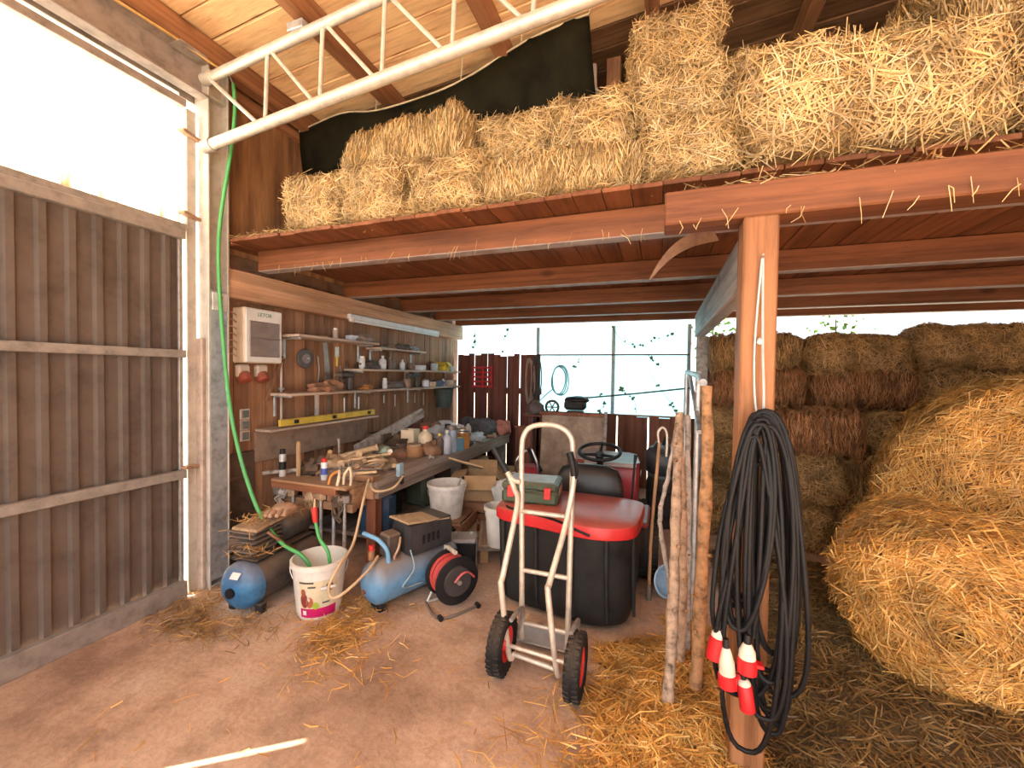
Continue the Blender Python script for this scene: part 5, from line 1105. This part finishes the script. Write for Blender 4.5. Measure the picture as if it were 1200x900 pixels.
canister('dark blue canister under the bench behind the compressor', (-2.20, 2.86, .175), (.26, .20, .36), mat((.04, .09, .17), .45, 0, .2, dust=.3), .2); canister('black canister under the bench', (-2.40, 3.2, .175), (.30, .22, .36), BLACKD, .1); canister('olive canister farther under the bench', (-2.25, 3.6, .175), (.26, .20, .34), mat((.10, .11, .07), .6, 0, .2, dust=.3), -.2)
canister('grey-green canister beside the bench leg', (-1.90, 4.12, 0), (.20, .16, .34), mat((.16, .19, .19), .5, 0, .2, dust=.3), .4)
carton('dark closed box deep under the bench', (-2.35, 4.2, .175), (.40, .40, .30), DKB, .1, False); carton('brown box under the far half of the bench', (-2.30, 4.75, .175), (.35, .40, .26), CARD, -.1)
carton('flat tan box in front of the far bench leg', (-1.82, 4.70, 0), (.36, .36, .34), CARD, .2)
rm = thing('red_machine', 'red hand machine with chrome tube handle before the far bench', 'machine', (-1.30, 4.22, 0), rz=.3)
part('body', MB().box((0, 0, .42), (.24, .26, .22), .04), mat((.38, .04, .05), .4, 0, .15), rm, 40, w=False); part('base', MB().box((0, 0, .16), (.30, .32, .30), .03), DKB, rm, w=False)
part('tube_handle', MB().tube(spline([(-.10, -.14, .46), (-.14, -.18, .60), (-.06, -.16, .70), (.02, -.14, .72)], 5), .013, 8), CHROME, rm, 60, w=False); part('tube_handle', MB().tube(spline([(.10, -.14, .40), (.08, -.18, .58), (.02, -.15, .72)], 5), .013, 8), CHROME, rm, 60, w=False); part('grip_bar', MB().cyl((-.02, -.16, .74), (.12, -.15, .50), .020, 10), BLACK, rm, 50, w=False)

# ------------------------------------------------------------------ things between mower and back wall
pp = thing('brown_board', 'upright reddish-brown board standing at the end of the bench', 'board', (-1.58, 4.85, 0)); part('plank', MB().box((-1.58, 4.85, .42), (.20, .05, .84), .005), wood((.30, .10, .06), (.18, .055, .03), 'z'), pp); part('cap', MB().box((-1.58, 4.85, .85), (.22, .07, .02), .004), W_FENCE2, pp)
sh = thing('leaning_sheet', 'mottled tan sheet in a wooden frame leaning before the back fence', 'sheet', (-.98, 4.72, .0))
QS = Matrix.Translation((-.97, 4.72, .02)) @ Matrix.Rotation(-.12, 4, 'X')
def mott():
    m, n, l, b = nt('mottled_sheet'); v, r = objvec(n, l, (1, 1, 1)); a = noise(n, l, v, 5, 6, .7)
    c = ramp(n, l, a, [(.3, (.20, .12, .075)), (.5, (.34, .225, .15)), (.7, (.50, .38, .27))]); l.new(c, b.inputs['Base Color']); b.inputs['Roughness'].default_value = .6; return m
part('panel', MB(QS).box((0, 0, .50), (.74, .012, 1.0), .003), mott(), sh); part('frame_post', MB(QS).box((.385, -.01, .54), (.035, .03, 1.06), .004), POG, sh); part('frame_rail', MB(QS).box((0, -.01, 1.02), (.80, .03, .035), .004), W_FENCE2, sh)
rl = thing('storage_rail', 'dark brown plank rail behind the leaning sheet', 'rail', (-1.1, 5.05, 0)); part('plank', MB().box((-1.15, 5.05, .985), (.95, .22, .03), .004), W_FENCE, rl)
for x in (-1.55, -.75): part('leg', MB().box((x, 5.05, .485), (.05, .05, .97), .004), W_FENCE, rl)
mo = thing('engine_block', 'dark small engine sitting on the plank rail against the light', 'engine', (-.98, 5.05, 1.0)); part('body', MB().box((-.98, 5.05, 1.13), (.26, .16, .12), .03), BLACKD, mo, 40); part('base', MB().box((-.98, 5.05, 1.03), (.20, .12, .06), .01), DKB, mo); part('shroud', MB().blob((-.97, 5.05, 1.19), (.15, .09, .05), 14, 8, .15, 3), BLACK, mo, 60)
mo2 = thing('belt_pulley', 'brown round pulley on the plank rail', 'pulley', (-1.30, 5.05, 1.0)); q = Matrix.Translation((-1.28, 5.08, 1.09)) @ Matrix.Rotation(PI/2, 4, 'X'); part('rim', MB(q).tube([(.08*math.cos(a), .08*math.sin(a), 0) for a in np.linspace(0, 2*PI, 25)[:-1]], .016, 8, True), DKB, mo2, 60)
for k in range(3): part('spoke', MB(q).cyl((-.08*math.cos(k*PI/3), -.08*math.sin(k*PI/3), 0), (.08*math.cos(k*PI/3), .08*math.sin(k*PI/3), 0), .008, 6), DKB, mo2, 50)
blobthing('rag_bundle', 'dark bundle of rags at the left end of the plank rail', 'rags', (-1.48, 5.05, 1.0), (.10, .09, .10), mat((.12, .09, .085), .85, 0, .3), 31, .25, .9, .6)
rd = thing('long_rod', 'long dark rod spanning across the lighted back panes', 'rod', (-.3, 5.55, 1.2)); part('shaft', MB().tube([(-.90, 5.5, 1.20), (-.3, 5.55, 1.27), (.36, 5.55, 1.36)], .011, 8), mat((.10, .12, .10), .6), rd, 50); part('ferrule', MB().cyl((-.90, 5.5, 1.20), (-.99, 5.493, 1.19), .016, 8), OLDM, rd, 50)
def ringloop(mb, c, rx, rz_, r, k=0, n=30): return mb.tube([(c[0]+rx*math.sin(a)*(1+.08*math.sin(2*a+k)), c[1]+.012*k, c[2]+rz_*math.cos(a)) for a in np.linspace(0, 2*PI, n+1)[:-1]], r, 6, True)
bh = thing('water_hose', 'thin blue hose loop hanging in front of the back panes', 'hose', (-1.34, 5.70, 1.2))
for k in range(3): part('loop', ringloop(MB(), (-1.35+.012*k, 5.69, 1.42), .10+.012*k, .19+.01*k, .009, k), mat((.16, .30, .36), .5), bh, 60)
part('tail', MB().tube(spline([(-1.42, 5.69, 1.30), (-1.52, 5.69, 1.22), (-1.62, 5.69, 1.12)], 5), .008, 6), mat((.16, .30, .36), .5), bh, 60); part('hook', MB().tube([(-1.35, 5.69, 1.61), (-1.35, 5.72, 1.68), (-1.35, 5.80, 1.78)], .004, 5), STEEL_D, bh, 50)
for lb, x, zt, zb_, m in (('dark cable loops hung on the fence corner post', -1.70, 1.77, 1.15, mat((.06, .05, .05), .6)), ('pale rope loops hung beside the dark cable loops', -1.80, 1.74, 1.08, mat((.34, .25, .2), .7))):
    t = thing('hanging_loops', lb, 'cable', (x, 5.70, zt))
    for k in range(3): part('loop', ringloop(MB(), (x+.015*k, 5.72-.01*k, (zt+zb_)/2), .045+.012*k, (zt-zb_)/2-.02*k, .009, k), m, t, 60)
    part('peg', MB().cyl((x, 5.77, zt-.005), (x, 5.68, zt), .01, 8), DKB, t, 50)
rc = thing('red_crate', 'red plastic crate hanging flat on the dark fence boards', 'crate', (-2.53, 5.72, 1.3))
for k in range(5): part('slat', MB().box((-2.53, 5.715, 1.31+k*.07), (.32, .02, .026), .003), mat((.45, .02, .03), .5), rc)
for x in (-2.68, -2.53, -2.38): part('upright', MB().box((x, 5.73, 1.45), (.03, .02, .33), .003), mat((.45, .02, .03), .5), rc)
hb2 = thing('black_barrel', 'black plastic barrel standing right of the mower hood', 'barrel', (.05, 4.45, 0)); part('body', MB().lathe([(.15, 0), (.17, .1), (.17, .42), (.15, .5)], 22), BLACKD, hb2, 40, w=False); part('lid', MB().lathe([(.158, .49), (.158, .515), (.14, .52)], 22), mat((.10, .12, .12), .5), hb2, 40, w=False)
for z in (.14, .36): part('hoop', MB().lathe([(.170, z-.01), (.176, z), (.170, z+.01)], 22, None, False, False), BLACK, hb2, 40, w=False)
blobthing('black_sack', 'bulging black plastic sack on top of the barrel', 'sack', (.05, 4.45, .515), (.19, .16, .19), mat((.05, .05, .052), .3, 0, .3), 41, .14, .85, .6, extra=lambda t: part('tie', MB().tube([(0, 0, .28), (.01, 0, .34), (.03, 0, .37)], [.03, .02, .035], 10), BLACK, t, 60, w=False))
tb = thing('garden_fork', 'tool with long pale wooden shaft leaning beside the mower', 'garden tool', (-.02, 2.88, 0)); part('shaft', MB().tube(spline([(-.045, 2.90, .04), (-.04, 3.0, .40), (-.01, 3.12, .85), (.0, 3.16, 1.02)], 5), .012, 8), HANDLE, tb, 60); part('hook_handle', MB().tube(spline([(.0, 3.16, 1.0), (-.01, 3.16, 1.09), (.02, 3.17, 1.13), (.05, 3.18, 1.08), (.05, 3.18, .92)], 5), .009, 8), PIPE, tb, 60); part('socket', MB().tube([(-.045, 2.90, .0), (-.045, 2.90, .10)], [.02, .015], 8), OLDM, tb, 50)
bb = thing('blue_basin', 'pale blue basin standing on edge beside the mower wheel', 'basin', (.03, 3.0, 0)); q = Matrix.Translation((.075, 2.98, .11)) @ Euler((0, PI/2-.25, -.9)).to_matrix().to_4x4()
part('bowl', MB(q).lathe([(.06, -.07), (.085, -.04), (.105, .0), (.097, .0), (.078, -.036), (.055, -.06)], 24), mat((.28, .44, .60), .35, 0, .1), bb, 40); part('rim', MB(q).lathe([(.105, -.005), (.112, 0), (.105, .005)], 24, None, False, False), mat((.45, .60, .74), .35), bb, 40)

# ------------------------------------------------------------------ creepers on the panes and leaves behind
VN = mat((.10, .16, .06), .7, 0, .3); vr = random.Random(12)
def vine(label, p0, L, nleaf, seed, y=5.815, drop=True):
    r_ = random.Random(seed); pts = [Vector((p0[0], y, p0[1]))]
    a = -PI/2 if drop else PI/2
    for k in range(7):
        a += r_.uniform(-.5, .5); pts.append(pts[-1]+Vector((math.cos(a)*L/7, r_.uniform(-.004, .004), math.sin(a)*L/7)))
    t = thing('ivy_vine', label, 'vine', tuple(pts[0]), group='creepers on the back panes'); S = spline(pts, 4)
    part('stem', MB().tube(S, [.004*(1-.6*i/len(S)) for i in range(len(S))], 5), mat((.12, .11, .07), .8), t, 60)
    for k in range(nleaf):
        p = S[r_.randrange(len(S))]; s = r_.uniform(.018, .038); q = Matrix.Translation(p) @ Euler((r_.uniform(.9, 2.2), r_.uniform(0, 6), r_.uniform(-.6, .6))).to_matrix().to_4x4()
        part('leaf', MB(q).add([(0, 0, 0), (s*.6, s*.5, .004), (s*.45, s*1.1, 0), (0, s*1.5, -.004), (-s*.45, s*1.1, 0), (-s*.6, s*.5, .004)], [(0, 1, 2, 3, 4, 5)]), VN, t)
for i, (lb, p, L, nl, dr) in enumerate((('creeper hanging beside the wall beam end', (-2.70, 2.18), .45, 9, True), ('creeper trailing over the top of the dark fence', (-2.15, 2.15), .35, 8, True), ('thin creeper on the upper pane edge at the mullion', (-.64, 2.18), .9, 12, True), ('creeper curling up from the sill behind the rod', (-.30, 1.0), .45, 14, False), ('small creeper dangling from the transom', (-.16, 1.78), .25, 5, True), ('short creeper tip below the transom near the blue hose', (-1.05, 1.78), .22, 4, True), ('creeper climbing the pane near the metal hurdle', (.20, 1.0), .70, 9, False), ('low creeper along the sill by the engine', (-.80, .99), .30, 9, False))):
    vine(lb, p, L, nl, 50+i, drop=dr)
LF = mat((.14, .34, .04), .6, 0, .3)
for i, (lb, x, z, n_) in enumerate((('green bush behind the barn seen past the rear post', .75, 2.25, 90), ('green bush behind the barn above the hay stack', 2.35, 2.25, 70))):
    t = thing('bush', lb, 'bush', (x, 7.2, -.1)); r_ = random.Random(i); V = []; Fq = []
    part('stem', MB().tube([(x, 7.2, -.1), (x+.03, 7.2, 1.2), (x, 7.2, z+.1)], [.03, .02, .008], 7), DKB, t, 60)
    mbl = MB()
    for k in range(n_):
        s = r_.uniform(.05, .10); mbl.add([(0, 0, 0), (s*.4, s*.5, .01), (0, s, 0), (-s*.4, s*.5, .01)], [(0, 1, 2, 3)], Matrix.Translation((x+r_.gauss(0, .16), 7.2+r_.gauss(0, .14), z+r_.gauss(0, .16))) @ Euler((r_.uniform(0, 3), r_.uniform(0, 3), r_.uniform(0, 6))).to_matrix().to_4x4())
    part('leaves', mbl, LF, t, kind='stuff')
# ------------------------------------------------------------------ dense clutter on the bench
cr_ = random.Random(77)
PLACES = [('beside the lying green bottle', -2.42, 3.0), ('behind the cord coil', -2.50, 2.80), ('by the brown glove', -2.32, 3.36), ('next to the cream bottle', -2.44, 3.50), ('between the tins', -2.32, 3.76), ('by the small orange tin', -2.30, 4.14), ('in front of the white bag', -2.14, 4.28), ('beside the red-brown canvas', -2.50, 4.30), ('against the wall boards past the plank', -2.80, 4.30), ('near the short white tub', -2.50, 4.80), ('at the far bench edge', -2.10, 4.86), ('next to the dark tool bag', -2.62, 5.05)]
COLS = [('rusty', (.26, .12, .06)), ('dark', (.07, .06, .055)), ('tan', (.46, .32, .20)), ('pale', (.56, .50, .45)), ('red', (.45, .05, .045)), ('grey', (.30, .29, .29)), ('blue', (.08, .18, .34)), ('yellow', (.56, .40, .08))]
KINDS = ['screwdriver', 'spanner', 'tape_roll', 'offcut', 'bolt_tray', 'paint_brush', 'funnel', 'clamp', 'sanding_block', 'nail_tin', 'chisel', 'glue_bottle']
def clutter(kind, label, x, y, z, col, a):
    m = mat(col, .55, .15 if kind in ('spanner', 'clamp') else 0, .25, dust=.35); t = thing(kind, label, kind.replace('_', ' '), (x, y, z), rz=a, group='clutter on the bench')
    P_ = lambda n, mb, mm=m, s=50: part(n, mb, mm, t, s, w=False)
    if kind in ('screwdriver', 'chisel'):
        P_('grip', MB().tube([(-.10, 0, .018), (-.05, 0, .02), (0, 0, .018)], [.013, .018, .012], 8)); P_('blade', MB().tube([(0, 0, .018), (.12, 0, .012)], [.005, .004], 6), OLDM)
    elif kind == 'spanner':
        P_('shaft', MB().box((0, 0, .008), (.16, .016, .010), .003)); P_('jaw', MB().tube([(.09+.018*math.cos(q), .018*math.sin(q), .008) for q in np.linspace(.6, 5.7, 9)], .007, 6))
    elif kind == 'tape_roll':
        P_('roll', MB().lathe([(.035, 0), (.055, 0), (.055, .04), (.035, .04), (.035, 0)], 18, None, False, False)); P_('core', MB().lathe([(.030, .001), (.035, .001), (.035, .041), (.030, .041), (.030, .001)], 18, None, False, False), CARD)
    elif kind == 'offcut':
        P_('block', MB().box((0, 0, .022), (.16, .06, .044), .004), W_PALE); P_('wedge', MB().prism([(-.05, -.03), (.07, -.03), (.07, .02)], .044, .070), W_BENCHX)
    elif kind == 'bolt_tray':
        P_('tray', MB().box((0, 0, .005), (.16, .11, .008), .002).box((-.08, 0, .02), (.006, .11, .04)).box((.08, 0, .02), (.006, .11, .04)).box((0, -.055, .02), (.16, .006, .04)).box((0, .055, .02), (.16, .006, .04)))
        for k in range(5): P_('bolt', MB().cyl((cr_.uniform(-.06, .06), cr_.uniform(-.035, .035), .014), (cr_.uniform(-.06, .06), cr_.uniform(-.035, .035), .03), .008, 6), OLDM)
    elif kind == 'paint_brush':
        P_('handle', MB().tube([(-.13, 0, .014), (-.06, 0, .016), (0, 0, .014)], [.006, .012, .010], 8), HANDLE); P_('ferrule', MB().box((.015, 0, .014), (.04, .045, .018), .003), OLDM); P_('bristles', MB().box((.06, 0, .013), (.055, .05, .014), .004))
    elif kind == 'funnel':
        P_('cone', MB().lathe([(.075, 0), (.07, .012), (.014, .075), (.010, .13)], 16, None, False, False)); P_('rim', MB().lathe([(.075, 0), (.08, .003), (.075, .007)], 16, None, False, False))
    elif kind == 'clamp':
        P_('frame', MB().tube([(.06, 0, .02), (.06, .07, .02), (-.06, .07, .02), (-.06, 0, .02)], .010, 7)); P_('screw', MB().cyl((.08, 0, .02), (-.02, 0, .02), .006, 8), OLDM); P_('tommy_bar', MB().cyl((.08, -.025, .02), (.08, .025, .02), .004, 6), OLDM)
    elif kind == 'sanding_block':
        P_('block', MB().box((0, 0, .035), (.11, .065, .045), .008)); P_('paper', MB().box((0, 0, .006), (.115, .07, .010), .002), TAN)
    elif kind == 'nail_tin':
        P_('body', MB().lathe([(.04, 0), (.042, .07)], 16)); P_('rim', MB().lathe([(.043, .062), (.045, .068), (.040, .074)], 16, None, False, False), OLDM)
    else:
        P_('body', MB().lathe([(.028, 0), (.03, .01), (.03, .09), (.012, .115)], 14)); P_('nozzle', MB().lathe([(.012, .115), (.004, .15)], 10), RED)
n_ = 0
for i, (pl, x, y) in enumerate(PLACES):
    for j in range(5):
        k = KINDS[(i*5+j*3+i//4) % 12]; cn, cc = COLS[(i*3+j*5) % 8]
        clutter(k, '%s %s on the workbench %s' % (cn if k != 'offcut' else ('pale wooden' if j < 3 else 'short wedge-topped wooden'), k.replace('_', ' '), pl), x+cr_.uniform(-.13, .13), y+cr_.uniform(-.14, .14), ZB, cc, cr_.uniform(0, 6.3))
for i, (lb, x, y, rad, m) in enumerate((('mound of sawdust and scrap behind the cord coil', -2.55, 3.0, (.22, .22, .05), TAN), ('mound of dusty scrap metal under the grey plank', -2.70, 3.2, (.16, .30, .07), OLDM), ('mound of brown scraps behind the tins', -2.55, 3.72, (.20, .26, .08), DKB), ('pile of dark offcuts behind the white bag', -2.56, 4.42, (.20, .30, .10), DKB), ('pile of grey tool parts near the far wall', -2.74, 4.95, (.18, .30, .11), OLDM))):
    blobthing('scrap_mound', lb, 'scrap', (x, y, ZB-.01), rad, m, 200+i, .38, .95, .35, 'soft things on the bench')
# spanners hanging from the lowest shelf
for i in range(9):
    y = 3.12+i*.21; h = cr_.uniform(.10, .19)
    t = thing('hanging_spanner', 'steel spanner hanging on a nail below the lowest shelf', 'spanner', (-2.97, y, 1.25-h), group='spanners hanging below the lowest shelf')
    part('shaft', MB().box((-2.972, y, 1.25-h/2), (.006, .014, h), .002), CHROME if i % 3 else OLDM, t); part('head', MB().cyl((-2.976, y, 1.25), (-2.967, y, 1.25), .016, 10), OLDM, t, 40); part('nail', MB().cyl((-2.985, y, 1.252), (-2.955, y, 1.256), .003, 6), OLDM, t)
for lb, y, z, L, m in (('brown leather strap hanging between the shelves', 3.35, 1.50, .22, DKB), ('dark tongs hanging beside the hand saw', 2.98, 1.50, .28, OLDM), ('long dark wrench hanging by the middle shelf', 3.26, 1.44, .24, OLDM), ('pale stick hanging under the small white shelf', 4.05, 1.70, .16, POG)):
    t = thing('hanging_tool', lb, 'tool', (-2.97, y, z)); part('shaft', MB().tube(spline([(-2.965, y, z+L/2), (-2.96, y+.012, z), (-2.965, y-.008, z-L/2)], 4), [.010]*9, 7), m, t, 60); part('head', MB().blob((-2.962, y, z-L/2), (.014, .030, .035), 10, 7, .2, 4), m, t, 60)
# dusty straw on the old compressor and cords on the rack
P = np.concatenate([gauss_pts(-2.42, 1.98, .08, .14, 110, .545), gauss_pts(-2.33, 1.84, .07, .05, 60, .40)])
straw_patch('loose_straw', 'wisps of straw lying on the dusty compressor', P, S_HAY, (.03, .13), lift=.5)
for i, (lb, x) in enumerate((('knotted grey cord dangling at the wall end of the rack', -2.72), ('knotted tan cord dangling in the middle of the rack', -2.44), ('knotted brown cord dangling by the bench leg', -2.18))):
    t = thing('knotted_cord', lb, 'cord', (x, 2.40, .58)); r_ = random.Random(i+5); m = (POG, TAN, DKB)[i]
    for k in range(5):
        pts = [(x+r_.uniform(-.05, .05), 2.385+r_.uniform(-.02, .01), .62-.05*q-r_.uniform(0, .02)) for q in range(5)]
        part('strand', MB().tube(spline(pts, 4), .008, 6), m, t, 60)
    part('knot', MB().blob((x, 2.385, .56), (.045, .025, .035), 12, 8, .4, i), m, t, 60)

# heaped wooden handles and chunks at the near end of the bench
for i, (lb, p0, p1, r, m) in enumerate((
  ('thick tan mallet shaft on top of the near heap', (-2.52, 2.74, .78), (-2.26, 2.92, .86), .028, W_PALE), ('brown chisel shaft poking from the near heap', (-2.62, 2.70, .72), (-2.46, 2.60, .86), .016, HANDLE), ('pale broken slat lying over the near heap', (-2.40, 2.62, .78), (-2.12, 2.90, .82), .013, W_PALE),
  ('dark iron bar across the near heap', (-2.45, 2.58, .73), (-2.10, 2.74, .76), .009, OLDM), ('grey stick standing out of the near heap', (-2.58, 2.84, .72), (-2.52, 2.76, .93), .011, POG), ('tan rounded peg in the near heap', (-2.34, 2.66, .70), (-2.20, 2.60, .77), .020, TAN), ('brown file shaft beside the tall spray can', (-2.74, 2.58, .70), (-2.60, 2.80, .76), .014, HANDLE), ('pale short dowel near the cord coil', (-2.20, 2.96, .70), (-2.06, 2.88, .73), .017, W_PALE))):
    stick(lb, p0, p1, r, m)
for i, (lb, x, y, rad, m) in enumerate((('heap of brown wooden scraps at the near end of the bench', -2.44, 2.74, (.20, .14, .10), TAN), ('heap of dusty rope ends beside the tall spray can', -2.66, 2.66, (.12, .12, .08), DKB), ('lump of pale rag beside the wooden block', -2.20, 2.68, (.10, .08, .06), PINK), ('low heap of dark fittings along the bench middle', -2.30, 3.55, (.12, .20, .05), DKB), ('brown pouch beside the grey crumpled cloth', -2.55, 4.10, (.14, .12, .12), RUST))):
    blobthing('scrap_heap', lb, 'scrap', (x, y, ZB-.01), rad, m, 300+i, .42, .9, .4, 'soft things on the bench')
for lb, x, y, d_, m, a_ in (('white and tan carton standing on the bench behind the tins', -2.38, 4.18, (.12, .14, .17), CARDL, .3), ('orange carton beside the yellow tin', -2.20, 4.12, (.10, .12, .13), mat((.52, .27, .10), .7), -.2), ('cream carton behind the cream bottle', -2.46, 3.40, (.11, .11, .16), CREAM, .1), ('dark brown case at the wall behind the bottles', -2.62, 3.52, (.16, .26, .14), DKB, .05), ('grey case near the far tool bag', -2.56, 4.66, (.18, .22, .15), OLDM, .2)):
    carton(lb, (x, y, ZB), d_, m, a_, False)
jar('clear grey glass jar at the bench edge by the tins', (-2.07, 3.69, ZB), .036, .15, GLASSB, WHITED); jar('milky jar near the orange carton', (-2.12, 4.16, ZB), .042, .12, mat((.50, .48, .46), .35), OLDM)
bottle('small dark bottle with yellow cap near the cream bottle', (-2.20, 3.40, ZB), .03, .15, DKB, YEL); bottle('white spray bottle near the plastic wrap', (-2.30, 4.58, ZB), .04, .22, WHITED, BLACK)

# the middle group of bottles, tins and scraps stands farther along the bench and is a little larger
for o in [o for o in COL.objects if o.parent is None and o.type == 'EMPTY' and -2.9 < o.location.x < -2.0 and 3.12 < o.location.y < 4.3 and ZB-.02 < o.location.z < ZB+.05]:
    o.location.y += .42-.30*(o.location.y-3.12)/1.2; o.scale = (1.32, 1.32, 1.45); o.location.x = min(o.location.x, -2.11)
# spread the small bench items so that they stand beside each other
items = [o for o in COL.objects if o.parent is None and o.type == 'EMPTY' and -2.95 < o.location.x < -2.0 and 2.7 < o.location.y < 5.5 and ZB-.003 < o.location.z < ZB+.02 and o.get('category') not in ('cloth', 'scrap', 'cord', 'block', 'gauge')]
bpy.context.view_layer.update()
rad = []
for o in items:
    q = [Vector(c) for ch in o.children for c in ch.bound_box]; rad.append(.50*max(max(abs(v.x) for v in q), max(abs(v.y) for v in q))*o.scale.x+.018)
for _ in range(80):
    for i in range(len(items)):
        for j in range(i):
            d = items[i].location-items[j].location; d.z = 0; need = rad[i]+rad[j]
            if d.length < need:
                d = d.normalized() if d.length > 1e-4 else Vector((.6, .8, 0)); k = need-(items[i].location-items[j].location).to_2d().length
                items[i].location += d*k*.5; items[j].location -= d*k*.5
    for o, r in zip(items, rad): o.location.x = min(max(o.location.x, -2.93+r), -2.01-r); o.location.y = min(max(o.location.y, 2.75), 5.4)
